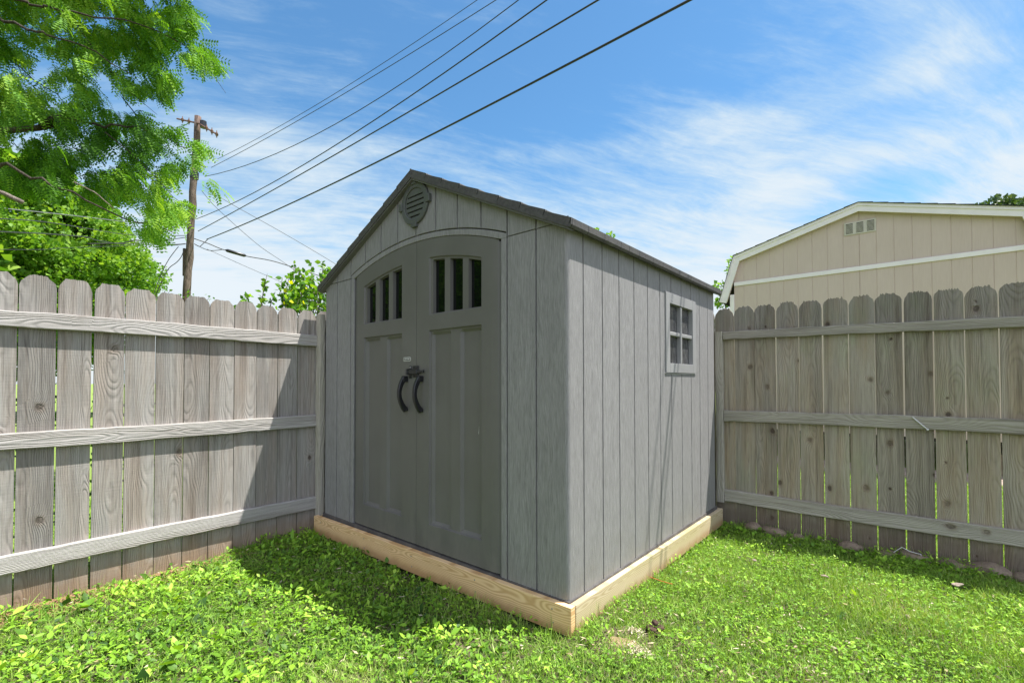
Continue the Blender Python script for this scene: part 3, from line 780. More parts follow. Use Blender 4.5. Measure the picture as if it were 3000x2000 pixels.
# handles
def handle(x, door):
    mb = MB(); pts = []; n = 14
    prof = []
    for i in range(n+1):
        t = i/n; z = 1.118-.222*t
        y = YD-.004-.060*math.sin(math.pi*min(max((t*.93+.05), 0), 1))**.75
        prof.append((y, z, .0115-.002*abs(t-.5)))
    # swept flattened bar
    rings = []
    for i, (y, z, w) in enumerate(prof):
        y0, z0 = prof[max(i-1, 0)][:2]; y1, z1 = prof[min(i+1, n)][:2]
        tx, tz = y1-y0, z1-z0; L = math.hypot(tx, tz); ny, nz = tz/L, -tx/L
        hth = .0125+.006*abs(i/n-.5)*2
        b = .0035
        rings.append([(x-w+b, y+ny*hth, z+nz*hth), (x+w-b, y+ny*hth, z+nz*hth), (x+w, y+ny*(hth-b), z+nz*(hth-b)), (x+w, y-ny*(hth-b), z-nz*(hth-b)),
                      (x+w-b, y-ny*hth, z-nz*hth), (x-w+b, y-ny*hth, z-nz*hth), (x-w, y-ny*(hth-b), z-nz*(hth-b)), (x-w, y+ny*(hth-b), z+nz*(hth-b))])
    vs = [v for R_ in rings for v in R_]; fs = [tuple(range(8)), tuple(range(n*8+7, n*8-1, -1))]
    for i in range(n):
        for k in range(8): j = (k+1) % 8; fs.append((i*8+k, i*8+j, i*8+8+j, i*8+8+k))
    mb.add(vs, fs)
    mb.box(x-.013, x+.013, YD-.040, YD+.001, 1.088, 1.128, .004)
    mb.box(x-.012, x+.012, YD-.016, YD+.001, .889, .912, .004)
    fix_normals(mb.build('handle', M['black'], door))
handle(-1.316, dl); handle(-1.152, dr)
# latch
mb = MB()
mb.box(-1.292, -1.262, YD-.003, YD, 1.112, 1.196, .001); mb.box(-1.252, -1.188, YD-.004, YD+.0, 1.118, 1.196, .001)
mb.box(-1.278, -1.188, YD-.022, YD-.003, 1.139, 1.170, .003)
mb.box(-1.304, -1.286, YD-.024, YD, 1.136, 1.176, .003)
mb.box(-1.190, -1.160, YD-.018, YD-.006, 1.144, 1.166, .003); mb.box(-1.162, -1.118, YD-.020, YD-.013, 1.149, 1.163, .001); mb.box(-1.124, -1.115, YD-.026, YD-.013, 1.147, 1.166, .001)
la = mb.build('latch', M['latch'], shed)
for x, z, big in ((-1.277, 1.185, 1), (-1.237, 1.184, 0), (-1.205, 1.185, 0), (-1.277, 1.123, 0), (-1.237, 1.127, 0), (-1.205, 1.127, 0)):
    mb = MB(); mb.tube([(x, YD-.003, z), (x, YD-.0075, z)], [.0062, .0045], 10); mb.build('screw', M['bolt'] if big else M['latch'], la)
# maker's plate with its lettering
pl_ = MB()
def oct_(x0, x1, z0, z1, y0, y1, b, mbx): mbx.prism([(x0+b, z0), (x1-b, z0), (x1, z0+b), (x1, z1-b), (x1-b, z1), (x0+b, z1), (x0, z1-b), (x0, z0+b)], lambda a, c: (a, y0, c), lambda a, c: (a, y1, c))
oct_(-1.356, -1.276, 1.229, 1.256, YD-.0016, YD+.0002, .006, pl_); pl0 = fix_normals(pl_.build('name_plate', M['white'], dl))
q = MB(); oct_(-1.352, -1.280, 1.2325, 1.2525, YD-.0022, YD-.001, .004, q); fix_normals(q.build('plate_panel', M['black'], pl0))
tcu = bpy.data.curves.new('lettering', 'FONT'); tcu.body = 'LIFETIME'; tcu.size = .0165; tcu.align_x = 'CENTER'; tcu.align_y = 'CENTER'; tcu.extrude = .0003; tcu.offset = .0004
to = bpy.data.objects.new('lettering', tcu); COL.objects.link(to); to.location = (-1.316, YD-.0028, 1.2425); to.rotation_euler = (math.pi/2, 0, 0)
bpy.context.view_layer.update()
me = bpy.data.meshes.new_from_object(to.evaluated_get(bpy.context.evaluated_depsgraph_get())); mwt = to.matrix_world.copy(); bpy.data.objects.remove(to)
me.transform(mwt); me.materials.clear(); me.materials.append(M['white'])
xs_ = [v.co.x for v in me.vertices]; sc_ = .060/(max(xs_)-min(xs_))
for v in me.vertices: v.co.x = -1.316+(v.co.x+1.316)*sc_
link('lettering', me, None, pl0)
# scuffs on the right door
mb = MB(); mb.add([(-.640, YD+.0062, .778), (-.636, YD+.0062, .79), (-.634, YD+.0062, .835), (-.637, YD+.0062, .80)], [(0, 1, 2, 3)]); mb.build('scratch', M['white'], dr)
# round gable vent
VX, VZ = -1.218, 2.283
mb = MB(); n = 56
def ringpt(rad, y, k): a = 2*math.pi*k/n; return (VX+rad*math.cos(a), y, VZ+rad*math.sin(a))
for k in range(n):
    for rad, y in ((.142, 0.0), (.142, -.014), (.139, -.017), (.108, -.017), (.105, -.015), (.104, .0)): mb.v.append(ringpt(rad, y, k))
for k in range(n):
    j = (k+1) % n
    for i in range(5): mb.f.append((k*6+i, j*6+i, j*6+i+1, k*6+i+1))
for dx, dz in ((1, 0), (-1, 0), (0, 1), (0, -1)):
    cx, cz = VX+dx*.144, VZ+dz*.144
    a, b = (.020, .026) if dx else (.026, .020)
    if dx: mb.box(cx-a*.9, cx+a, -.024, .0, cz-b, cz+b, .002)
    else: mb.box(cx-a, cx+a, -.024, .0, cz-b*.9, cz+b, .002)
vent = fix_normals(mb.build('vent', M['vent'], shed))
mb = MB()
edges = [-.083, -.0495, -.0155, .018, .052]   # slit centres
prev = -.104
sl_ = []
for c_ in edges+[.104]:
    top = c_-.006 if c_ < .1 else .104
    sl_.append((prev, top)); prev = c_+.005
for z0, z1 in sl_:
    pts = []
    for k in range(7):
        z = z0+(z1-z0)*k/6; pts.append((math.sqrt(max(.1055**2-z*z, 1e-6)), z))
    poly = [(VX+x_, VZ+z_) for x_, z_ in pts]+[(VX-x_, VZ+z_) for x_, z_ in pts[::-1]]
    mb.prism(poly, lambda a, b: (a, -.0085, b), lambda a, b: (a, -.003, b))
    # closed sides beyond the slits
for c_ in edges:
    w = math.sqrt(.1055**2-c_**2)
    for sg_ in (-1, 1):
        a, b = sorted((VX+sg_*(w-.012), VX+sg_*(w+.002))); mb.box(a, b, -.0083, -.0032, VZ+c_-.0065, VZ+c_+.0055)
fix_normals(mb.build('louvre', M['vent'], vent))
mb = MB(); mb.box(VX-.1, VX+.1, -.0024, -.001, VZ-.1, VZ+.1); 
poly = [(VX+.1*math.cos(2*math.pi*k/24), VZ+.1*math.sin(2*math.pi*k/24)) for k in range(24)]
mb = MB(); mb.prism(poly, lambda a, b: (a, -.0024, b), lambda a, b: (a, -.001, b)); fix_normals(mb.build('vent_void', M['dark'], vent))
# floor edge
mb = MB()
mb.prism([(SHX-.012, -.010), (.012, -.010), (.012, D+.01), (SHX-.012, D+.01)], lambda a, b: (a, b, -.045), lambda a, b: (a+(-.006 if a > -1 else .006), b+(.005 if b < 1 else 0), .0045))
fix_normals(mb.build('floor', M['base'], shed))
# side window
wf = MB(); zz = (WZ0, WZ0+.071, 1.430, 1.452, WZ1-.078, WZ1); 
PXO = .010
OY0, OY1, OZ0, OZ1 = W0+.060, W1-.094, WZ0+.071, WZ1-.078
OY0, OY1 = W0+.072, W1-.072
def fr_box(y0, y1, z0, z1, xf=PXO, xb=-.03, b=.0015): wf.box(xb, xf, y0, y1, z0, z1, b)
g_ = .0035
fr_box(W0+g_, OY0, WZ0+g_, WZ1-g_); fr_box(OY1, W1-g_, WZ0+g_, WZ1-g_)
fr_box(OY0+.0005, OY1-.0005, WZ0+g_, OZ0); fr_box(OY0+.0005, OY1-.0005, OZ1, WZ1-g_)
ym = (OY0+OY1)/2; zm = (OZ0+OZ1)/2
wf.box(-.028, PXO-.004, ym-.014, ym+.014, OZ0+.0005, OZ1-.0005, .004)
wf.box(-.028, PXO-.0065, OY0+.0005, ym-.0145, zm-.014, zm+.014, .004); wf.box(-.028, PXO-.0065, ym+.0145, OY1-.0005, zm-.014, zm+.014, .004)
win = wf.build('window', M['winframe'], shed)
for a, b in ((OY0, ym-.014), (ym+.014, OY1)):
    for c_, d_ in ((OZ0, zm-.014), (zm+.014, OZ1)):
        q = MB(); q.box(-.027, -.024, a-.004, b+.004, c_-.004, d_+.004); q.build('window_pane', M['glass_dusty'], win)
q = MB(); q.box(-.034, -.031, W0-.01, W1+.01, WZ0-.01, WZ1+.01); q.build('window_backing', M['dark'], shed)
q = MB(); q.box(-.004, .0055, W0-.006, W1+.006, WZ0-.0035, WZ0-.0005, 0); q.build('window_sill', M['white'], win)
# roof: two sawtooth shingled slopes with rake and eave edges
OX = .050; OYF = -.044; OYB = D+.05
half = 1.218+OX
def slope(sgn):
    mb = MB(); n = 8; L = half; top = []
    step = L/n
    for k in range(n):
        u0 = step*k; u1 = step*(k+1)
        top.append((u0+(.002 if k else 0), APEX-.006-SL*u0+(-.0015 if k else .004)))
        top.append((u1, APEX-SL*u1+.0025))
        top.append((u1+.0015, APEX-SL*u1-.0015)) if k < n-1 else None
    top = [t for t in top if t]
    th = .052
    bot = [(L-.001, APEX-SL*L-.030), (L-.010, APEX-SL*L-.042), (L-.022, APEX-SL*(L-.022)-.050), (.0, APEX-.060)]
    poly = top+bot
    P = [(XC+sgn*u, z) for u, z in poly]
    mb.prism(P, lambda a, b: (a, OYF, b), lambda a, b: (a, OYB, b))
    return fix_normals(mb.build('roof', M['roof'], shed)), step
rs, st = slope(1); slope(-1)
# rake trim roll under the rake edge
mb = MB()
for sgn in (1, -1):
    u0, u1 = 0.0, half-.02
    off = .056
    mb.prism([(XC+sgn*u0, APEX-SL*u0-off), (XC+sgn*u1, APEX-SL*u1-off+.01), (XC+sgn*u1, APEX-SL*u1-off-.004), (XC+sgn*u0, APEX-SL*u0-off-.014)], lambda a, b: (a, OYF+.006, b), lambda a, b: (a, .004, b))
fix_normals(mb.build('rake_trim', M['trim'], shed))
mb = MB(); mb.prism([(XC-.006, APEX-.001), (XC+.006, APEX-.001), (XC+.0055, APEX-.06), (XC-.0055, APEX-.06)], lambda a, b: (a, OYF-.0035, b), lambda a, b: (a, OYF+.001, b))
fix_normals(mb.build('ridge_cap', M['roof'], shed))

# ---------------------------------------------------------------- timber base
plinth = empty('timber_base', (XC, D/2, GZ), 'new pale pine timber frame under the grey shed', 'timber base')
def plank(p0, p1, h, th, ydir, m, name='board'):
    L = np.linalg.norm(np.array(p1)-np.array(p0)); mb = MB(); mb.box(-h/2, h/2, -th/2, th/2, 0, L, .0022)
    d = np.array(p1)-np.array(p0); return add_local(mb, name, m, plinth, board_mw(p0, d, ydir))
hb = .142
plank((-2.486, -.060+.019, -.020-hb/2), (.035, -.036+.019, -.003-hb/2), hb, .038, (0, 1, 0), M['lumber'])
plank((.038-.019, -.004+.008, -.004-hb/2), (.040-.019, 2.352, -.022-hb/2), hb, .038, (-1, 0, 0), M['lumber_pale'])
plank((-2.46, .0, -.02-hb/2), (-2.46, 2.35, -.02-hb/2), hb, .038, (1, 0, 0), M['lumber_pale'])
plank((-2.44, 2.34, -.02-hb/2), (0, 2.34, -.02-hb/2), hb, .038, (0, -1, 0), M['lumber_pale'])
for x in (-2.38, -1.75, -1.2, -.62, -.08):
    for dz in (.035, .10):
        yf = -.060+(-.036+.060)*(x+2.486)/2.52; zt = -.020+.017*(x+2.486)/2.52
        mb = MB(); mb.tube([(x+dz*.1, yf+.001, zt-dz), (x+dz*.1, yf-.0012, zt-dz)], .0042, 8); mb.build('screw', M['galv'], plinth)
# short pavers tucked under the raised left end
for i, (x, y, w) in enumerate(((-2.36, -.03, .10), (-2.05, -.02, .12))):
    mb = MB(); mb.box(x-w, x+w, y-.035, y+.1, GZ-.03, -.168, .006)
    tag(mb.build('paver', M['stone']), ('flat stone shim under the far left end of the timber base', 'flat stone shim under the timber base, the one nearer the doors')[i], 'stone', 'stone shims under the timber base')

# ---------------------------------------------------------------- neighbour's tan shed
kf = (6.8-CAM[1])/(8-CAM[1])
def k8(x, z): return (CAM[0]+(x-CAM[0])*kf, CAM[2]+(z-CAM[2])*kf)
HY = 6.80; HYF = 6.72; HL = 4.9
tan = empty('barn_shed', (.757, HY+2, GZ), 'tan gambrel-roofed shed with white trim beyond the right fence', 'shed')
TX = .757; wl = -1.028; wr = 2*TX-wl
AP = 3.783; kz = 3.281; kx = 1.773; bx = 2.017; bz = 2.50
def gam(u):  # roof underside height by distance from centre
    return AP-(AP-kz)*u/kx if u < kx else kz-(kz-bz)*(u-kx)/(bx-kx)
mb = MB(); xs = []
xg = wl
gl = [wl]
x = TX-.2032*9
while x < wr:
    if x > wl+.01: gl.append(x)
    x += .2032
gl.append(wr)
cols = [(wl, 0)]
for x in gl[1:-1]: cols += [(x-.005, 0), (x-.0035, .004), (x+.0035, .004), (x+.005, 0)]
cols.append((wr, 0))
cols += [(TX-kx+.02, 0), (TX+kx-.02, 0), (TX, 0)]
cols = sorted(cols)
for x, d in cols:
    u = abs(x-TX); zt = min(gam(u)-.04, AP) 
    for z in (.29, 1.5, 2.78, zt): mb.v.append((x, HY+d, z))
for i in range(len(cols)-1):
    for j in range(3): a = i*4+j; mb.f.append((a, a+4, a+5, a+1))
mb.box(wl, wl+.02, HY+.02, HY+HL, .29, 3.0); mb.box(wr-.02, wr, HY+.02, HY+HL, .29, 3.0)
mb.add([(wl, HY+HL, .29), (wr, HY+HL, .29), (wr, HY+HL, 3.0), (TX+kx, HY+HL, kz-.04), (TX, HY+HL, AP-.04), (TX-kx, HY+HL, kz-.04), (wl, HY+HL, 3.0)], [(0, 6, 5, 4, 3, 2, 1)])
mb.build('wall', M['tan'], tan)
mb = MB(); mb.box(wl, wr, HY-.018, HY-.0005, 2.765, 2.83, .002); mb.build('band_board', M['creamy'], tan)
for a, b in ((wl-.07, wl-.0008), (wr+.0008, wr+.07)):
    mb = MB(); mb.box(a, b, HY-.012, HY+.10, .29, 2.62, .002); mb.build('corner_board', M['creamy'], tan)
# fascia boards (two stacked faces)
def bargepoly(u_a, u_b, top, bot, sg_):
    pass
outer = [(-bx, bz), (-kx, kz), (0, AP), (kx, kz), (bx, bz)]
inner = [(-(bx-.115), bz-.03), (-(kx-.095), kz-.098), (0, AP-.128), (kx-.095, kz-.098), (bx-.115, bz-.03)]
mid = [(-(bx-.035), bz-.008), (-(kx-.028), kz-.036), (0, AP-.045), (kx-.028, kz-.036), (bx-.035, bz-.008)]
mb = MB()
for A_, B_, y0 in ((outer, mid, HYF-.012), (mid, inner, HYF)):
    for i in range(4):
        P = [A_[i], A_[i+1], B_[i+1], B_[i]]
        mb.prism([(TX+a, b) for a, b in P], lambda a, b: (a, y0, b), lambda a, b: (a, HYF+.022, b))
fix_normals(mb.build('fascia', M['creamy'], tan))
mb = MB()
for i in range(4):   # soffit
    (a, b), (c_, d_) = inner[i], inner[i+1]
    mb.add([(TX+a, HYF+.022, b+.03), (TX+c_, HYF+.022, d_+.03), (TX+c_, HY+.01, d_+.03), (TX+a, HY+.01, b+.03)], [(0, 1, 2, 3)])
mb.build('soffit', M['tan'], tan)
mb = MB(); 
for i in range(4):
    (a, b), (c_, d_) = outer[i], outer[i+1]
    nseg = 10 if abs(c_-a) > 1 else 4
    for k in range(nseg):
        t0, t1 = k/nseg, (k+1)/nseg
        if i < 2: t0, t1 = t0, t1
        xa, za = a+(c_-a)*t0, b+(d_-b)*t0; xb_, zb_ = a+(c_-a)*t1, b+(d_-b)*t1
        up0, up1 = (.014, .006) if i < 2 else (.006, .014)
        mb.prism([(TX+xa, za+.0005), (TX+xb_, zb_+.0005), (TX+xb_, zb_+up1), (TX+xa, za+up0)], lambda p, q: (p, HYF-.03, q), lambda p, q: (p, HY+HL+.05, q))
fix_normals(mb.build('roof', M['asphalt'], tan))
# gable louvres
vx0, vz1 = k8(.475, 3.857); vx1, _ = k8(.919, 3.842); _, vz0 = k8(.474, 3.636)
mb = MB(); mb.box(vx0, vx1, HY-.012, HY-.0005, vz0, vz1, .002); vf = mb.build('gable_vent', M['creamvent'], tan)
q = MB(); s2 = MB()
pw = (vx1-vx0)/3
for k in range(3):
    a, b = vx0+pw*k+.022, vx0+pw*(k+1)-.022
    s2.box(a, b, HY-.0135, HY-.0122, vz0+.022, vz1-.022)
    for j in range(8):
        z = vz0+.03+j*(vz1-vz0-.055)/8; q.box(a-.002, b+.002, HY-.020, HY-.0138, z, z+.0075)
q.build('vent_slat', M['creamvent'], vf); s2.build('vent_screen', M['dark'], vf)
mb = MB(); mb.box(wl+.01, wr-.01, HY+.03, HY+HL-.03, .24, .288); 
for x in (wl+.25, TX, wr-.25): mb.box(x-.05, x+.05, HY+.05, HY+HL-.05, .12, .238)
mb.build('floor_frame', M['dark'], tan)
for x in (wl+.25, TX, wr-.25):
    for y in (HY+.2, HY+2.4, HY+4.6):
        mb = MB(); mb.box(x-.1, x+.1, y-.1, y+.1, GZ-.02, .118, .004); mb.build('footing', M['stone'], tan)

# ---------------------------------------------------------------- utility pole and lines
S3 = 1.27551
PD = 16.3
pb = at(428*S3, 690*S3, PD); pt_ = at(455*S3, 268*S3, PD)
base_dir = (pt_-pb)/(pt_[2]-pb[2]); pbase = pb+base_dir*(GZ-.4-pb[2])
pole = empty('utility_pole', tuple(pbase*np.array([1, 1, 0])+np.array([0, 0, GZ])), 'old weathered wooden utility pole beyond the left fence', 'utility pole')
mb = MB(); rp = random.Random(2); pts = []; rad = []
for k in range(26):
    t = k/25; pts.append(pbase+(pt_-pbase)*t+np.array([rp.gauss(0, .008), rp.gauss(0, .008), 0])); rad.append(.118-.035*t+rp.gauss(0, .004))
mb.tube(pts, rad, 16); mb.build('pole', M['pole'], pole, smooth=True)
def polept(py): 
    t = (py-690)/(268-690); return pb+(pt_-pb)*t
e1 = at(407*S3, 273*S3, PD+.9); c1 = at(457*S3, 284*S3, PD-.15); e2 = at(500*S3, 310*S3, PD-1.0)
mb = MB(); mb.tube([e1, c1, e2], .024, 6); arm = mb.build('crossarm', M['rust'], pole)
for t, (a, b) in ((.25, (e1, c1)), (.55, (e1, c1)), (.42, (c1, e2)), (.70, (c1, e2)), (.95, (c1, e2))):
    p = a+(b-a)*t; q = MB(); h = np.array([0, 0, 1.0])
    q.tube([p-h*.10, p-h*.05, p-h*.03, p, p+h*.03, p+h*.05, p+h*.11], [.008, .02, .038, .02, .038, .016, .008], 8); q.build('insulator', M['porcelain'], arm)
c0 = at(467*S3, 286*S3, PD-.2)
mb = MB(); mb.tube([c0-np.array([0, 0, .10]), c0+np.array([0, 0, .09])], .085, 10); mb.build('bracket', M['black'], pole)
c0 = polept(405)-FWD*.0; mb = MB(); mb.tube([c0-base_dir*.09, c0+base_dir*.09], .112, 14); mb.build('pole_band', M['black'], pole)
c0 = polept(605)+RGT*(-.125); mb = MB(); b_ = c0; mb.box(b_[0]-.03, b_[0]+.03, b_[1]-.04, b_[1]+.04, b_[2]-.38, b_[2]+.42, .01); mb.build('cable_guard', M['pole'], pole)
# lines running from the pole over the yard: each lies in an upright plane through pole and near point
def upright_wire(pix, near, rad, ext, label, m='cable', name='power_line'):
    P0 = at(pix[0][0]*S3, pix[0][1]*S3, PD); A = np.array(near, float); d = A-P0; nrm = np.array([-d[1], d[0], 0]); nrm /= np.linalg.norm(nrm)
    pts = [P0]
    for x, y in pix[1:]:
        dd = ray(x*S3, y*S3); t = ((P0-CAM)@nrm)/(dd@nrm); pts.append(CAM+dd*t)
    # resample smooth polyline in horizontal distance
    h = np.array([np.linalg.norm((p-P0)[:2]) for p in pts]); z = np.array([p[2] for p in pts]); u = (d/np.linalg.norm(d[:2]))[:2]
    deg = min(2, len(pts)-1); co = np.polyfit(h, z, deg)
    out = []
    hm = h[-1]; slope_ = np.polyval(np.polyder(co), hm)
    for k in range(33):
        hh = (hm+ext)*k/32; zz_ = np.polyval(co, hh) if hh <= hm else np.polyval(co, hm)+slope_*(hh-hm)+.0006*(hh-hm)**2
        out.append((P0[0]+u[0]*hh, P0[1]+u[1]*hh, zz_))
    mb = MB(); mb.tube(out, rad, 6)
    return tag(mb.build(name, M[m], smooth=True), label, 'power line', 'overhead lines crossing above the yard')
upright_wire([(500, 365), (580, 325), (800, 196), (1097, 0)], (-1.5, 4.6, 8.6), .006, 14, 'thin overhead line, highest and leftmost of the six over the shed')
upright_wire([(485, 385), (800, 210), (1140, 0)], (-1.5, 4.2, 8.0), .007, 14, 'thin overhead line, second from the top of the six over the shed')
upright_wire([(470, 405), (560, 383), (760, 290), (1192, 0)], (-1.7, 3.9, 7.2), .008, 14, 'thin overhead line, third from the top of the six over the shed')
upright_wire([(452, 502), (580, 448), (700, 373), (1000, 183), (1257, 0)], (-1.8, 2.35, 5.5), .0085, 14, 'overhead cable, third from the bottom of the six, leaving the pole halfway up')
upright_wire([(455, 530), (600, 455), (900, 275), (1380, 0)], (-1.1, 2.45, 5.2), .010, 14, 'overhead cable, second from the bottom of the six')
upright_wire([(475, 550), (700, 450), (1000, 310), (1580, 0)], (-.2, 2.25, 4.55), .0125, 14, 'thickest black overhead cable, lowest of the six and nearest the shed roof')
def wire_px(pts, r_, label, grp, m='cable', cat='cable', name='cable', sub=6):
    P = [at(x*S3, y*S3, d) for x, y, d in pts]; out = []
    for i in range(len(P)-1):
        p0 = P[max(i-1, 0)]; p1 = P[i]; p2 = P[i+1]; p3 = P[min(i+2, len(P)-1)]
        for k in range(sub):
            t = k/sub; out.append(.5*((2*p1)+(-p0+p2)*t+(2*p0-5*p1+4*p2-p3)*t*t+(-p0+3*p1-3*p2+p3)*t**3))
    out.append(P[-1]); mb = MB(); mb.tube(out, r_, 6)
    return tag(mb.build(name, M[m], smooth=True), label, cat, grp)
c = .45
G1 = 'service cables running right from the pole'
wire_px([(465, 425, PD), (520, 462, PD), (650, 535, PD), (770, 606, PD), (900, 690, PD)], .007, 'thin cable falling from mid pole behind the left roof edge of the shed', G1)
wire_px([(463, 438, PD), (500, 480, PD), (590, 560, PD), (655, 605, PD), (760, 680, PD)], .007, 'thin cable falling from mid pole towards the bush', G1)
wire_px([(446, 548, PD), (480, 560, PD), (512, 573, PD), (565, 588, PD), (620, 598, PD), (668, 612, PD), (760, 642, PD)], .013, 'thick cable with a black splice sleeve right of the pole', G1)
wire_px([(446, 560, PD), (480, 575, PD), (512, 573, PD)], .010, 'short looping cable joining the splice sleeve', G1)
wire_px([(475, 572, PD), (500, 583, PD), (560, 610, PD), (640, 645, PD), (740, 690, PD)], .006, 'thin cable lowest of those falling right from the pole', G1)
wire_px([(477, 550, PD), (466, 560, PD), (458, 566, PD), (446, 560, PD)], .010, 'short drip loop of cable at the right of the pole', G1)
sp_ = MB(); a_, b_ = at(517*S3, 574*S3, PD-.02), at(566*S3, 588*S3, PD-.02); sp_.tube([a_, a_+(b_-a_)*.1, a_+(b_-a_)*.9, b_], [.014, .05, .05, .014], 8)
tag(sp_.build('splice_sleeve', M['black'], smooth=True), 'black splice sleeve on the thick cable right of the pole', 'splice sleeve')
G2 = 'cables running left from the pole'
wire_px([(426, 560, PD), (385, 563, PD), (340, 556, PD), (310, 552, PD), (280, 558, PD), (200, 560, PD)], .015, 'lumpy thick black cable left of the pole', G2)
wire_px([(430, 541, PD), (340, 541, PD), (276, 537, PD), (120, 512, PD-3), (0, 502, PD-5), (-200, 490, PD-7)], .010, 'black cable crossing the maple crown, middle of the three heavier ones', G2)
wire_px([(430, 520, PD), (340, 515, PD), (165, 495, PD-3), (0, 478, PD-5), (-200, 460, PD-7)], .009, 'pale grey cable crossing the maple crown', G2, 'cable_pale')
wire_px([(430, 545, PD), (300, 560, PD), (228, 553, PD-2), (200, 545, PD-3), (120, 538, PD-4), (0, 532, PD-5), (-200, 520, PD-7)], .010, 'black cable crossing the maple crown, lowest of the three heavier ones', G2)
wire_px([(430, 404, PD), (380, 400, PD), (250, 420, PD-1), (0, 429, PD-3), (-200, 430, PD-5)], .006, 'thin dark line passing through the locust leaves', G2)
wire_px([(0, 573, PD-5), (100, 573, PD-4), (180, 568, PD-3), (430, 560, PD)], .006, 'thin cable low across the maple crown', G2)
wire_px([(410, 566, PD), (385, 600, PD), (362, 650, PD), (345, 700, PD)], .010, 'straight guy wire falling left from the pole', G2, cat='guy wire', name='guy_wire')
wire_px([(424, 570, PD), (416, 590, PD), (405, 603, PD), (385, 620, PD), (362, 668, PD), (350, 700, PD)], .010, 'kinked guy wire falling left from the pole', G2, cat='guy wire', name='guy_wire')

# ---------------------------------------------------------------- foliage templates
LEAF_V = np.array([(0, 0, 0), (-.30, .30, .05), (-.36, .60, .05), (0, 1.08, -.05), (.36, .60, .05), (.30, .30, .05), (0, .32, -.015), (0, .66, -.01)])
LEAF_F = [[(0, 6, 1), (2, 7, 3), (0, 5, 6), (4, 3, 7)], [(1, 6, 7, 2), (5, 4, 7, 6)]]
DIAM_V = np.array([(0, 0, 0), (-.24, .45, .03), (0, 1, 0), (.24, .45, .03)]); DIAM_F = [[(0, 3, 2, 1)]]
BL_V = np.array([(-.5, 0, 0), (.5, 0, 0), (-.42, .5, .03), (.42, .5, .03), (0, 1, .16)]); BL_F = [[(2, 3, 4)], [(0, 1, 3, 2)]]
MAP_V = np.array([(0, 0, 0), (-.5, .35, .06), (-.28, .62, .02), (0, 1, -.04), (.28, .62, .02), (.5, .35, .06)]); MAP_F = [[(0, 5, 4, 3), (0, 3, 2, 1)]]
def norm(a): return a/np.linalg.norm(a, axis=-1, keepdims=True)
def leafcloud(name, P, size, m, parent, Tv=LEAF_V, Tf=LEAF_F, dirs=None, tint=None, rs=RS, spread=1.0):
    n = len(P); d = rs.normal(size=(n, 3))*spread
    if dirs is not None: d = d+dirs
    Rm = rot_from(norm(d), rs.uniform(0, 6.28, n)); sz = size*rs.uniform(.65, 1.25, n)
    V, F_ = scatter(Tv, Tf, P, Rm, sz)
    t = tint if tint is not None else np.clip(rs.normal(.5, .22, n), 0, 1)
    return np_mesh(name, V, F_, m, parent, np.repeat(t, len(Tv)))

# ---------------------------------------------------------------- honey locust on the left
def inpoly(x, y, poly):
    r_ = np.zeros(len(x), bool); j = len(poly)-1
    for i in range(len(poly)):
        xi, yi = poly[i]; xj, yj = poly[j]
        c_ = ((yi > y) != (yj > y)) & (x < (xj-xi)*(y-yi)/(yj-yi+1e-9)+xi); r_ ^= c_; j = i
    return r_
U = [(-260, -260), (470, -260), (430, 0), (455, 45), (428, 50), (470, 100), (506, 158), (447, 150), (378, 122), (385, 160), (410, 192), (380, 186), (398, 208), (378, 236), (345, 200), (325, 214), (272, 208), (262, 178), (225, 155), (175, 150), (122, 118), (82, 100), (32, 82), (-10, 50), (-260, 60)]
Mm = [(-260, 70), (0, 75), (40, 110), (80, 132), (55, 135), (40, 150), (85, 215), (100, 175), (140, 138), (170, 150), (212, 168), (200, 190), (248, 225), (215, 240), (300, 262), (330, 255), (352, 290), (430, 288), (440, 320), (470, 330), (495, 372), (470, 372), (478, 395), (440, 400), (424, 450), (428, 486), (405, 517), (441, 545), (438, 575), (400, 548), (330, 545), (270, 480), (200, 470), (150, 440), (60, 440), (0, 470), (-260, 500)]
tipp = [(470, 405), (500, 425), (523, 443), (500, 446), (475, 425), (455, 412)]
mat_tree = empty('locust_tree', (-8.3, -3.3, GZ), 'large honey locust with feathery drooping branches filling the upper left', 'tree')
fx = np.random.RandomState(3)
def clump(x, y, sc, seed):
    r_ = np.random.RandomState(seed); out = np.zeros(len(x))
    for k in range(9):
        a = r_.uniform(0, 6.28); f = sc*r_.uniform(.6, 2.2)
        out += np.sin((x*math.cos(a)+y*math.sin(a))*f+r_.uniform(0, 6.28))
    return out/3
def sample(poly, n, seed, thr):
    r_ = np.random.RandomState(seed); x = r_.uniform(-260, 530, n); y = r_.uniform(-260, 600, n)
    k = inpoly(x, y, poly); x, y = x[k], y[k]
    # shear so the clumps run down to the right like the drooping sprays
    xs_ = (x-y*.6); ys_ = (y+x*.55)
    c_ = clump(xs_*.6, ys_*1.5, .045, seed+1)+.5*clump(xs_*.7, ys_*2, .12, seed+2)
    edge = np.clip((x-330)/120, 0, 1)*(y > 225)*.75
    k = c_ > thr+edge; return x[k], y[k], c_[k]
def place(x, y, d): 
    return CAM+(FWD+RGT*((x*S3-PPX)/FPX)[:, None]-UPV*((y*S3-PPY)/FPX)[:, None])*d[:, None]
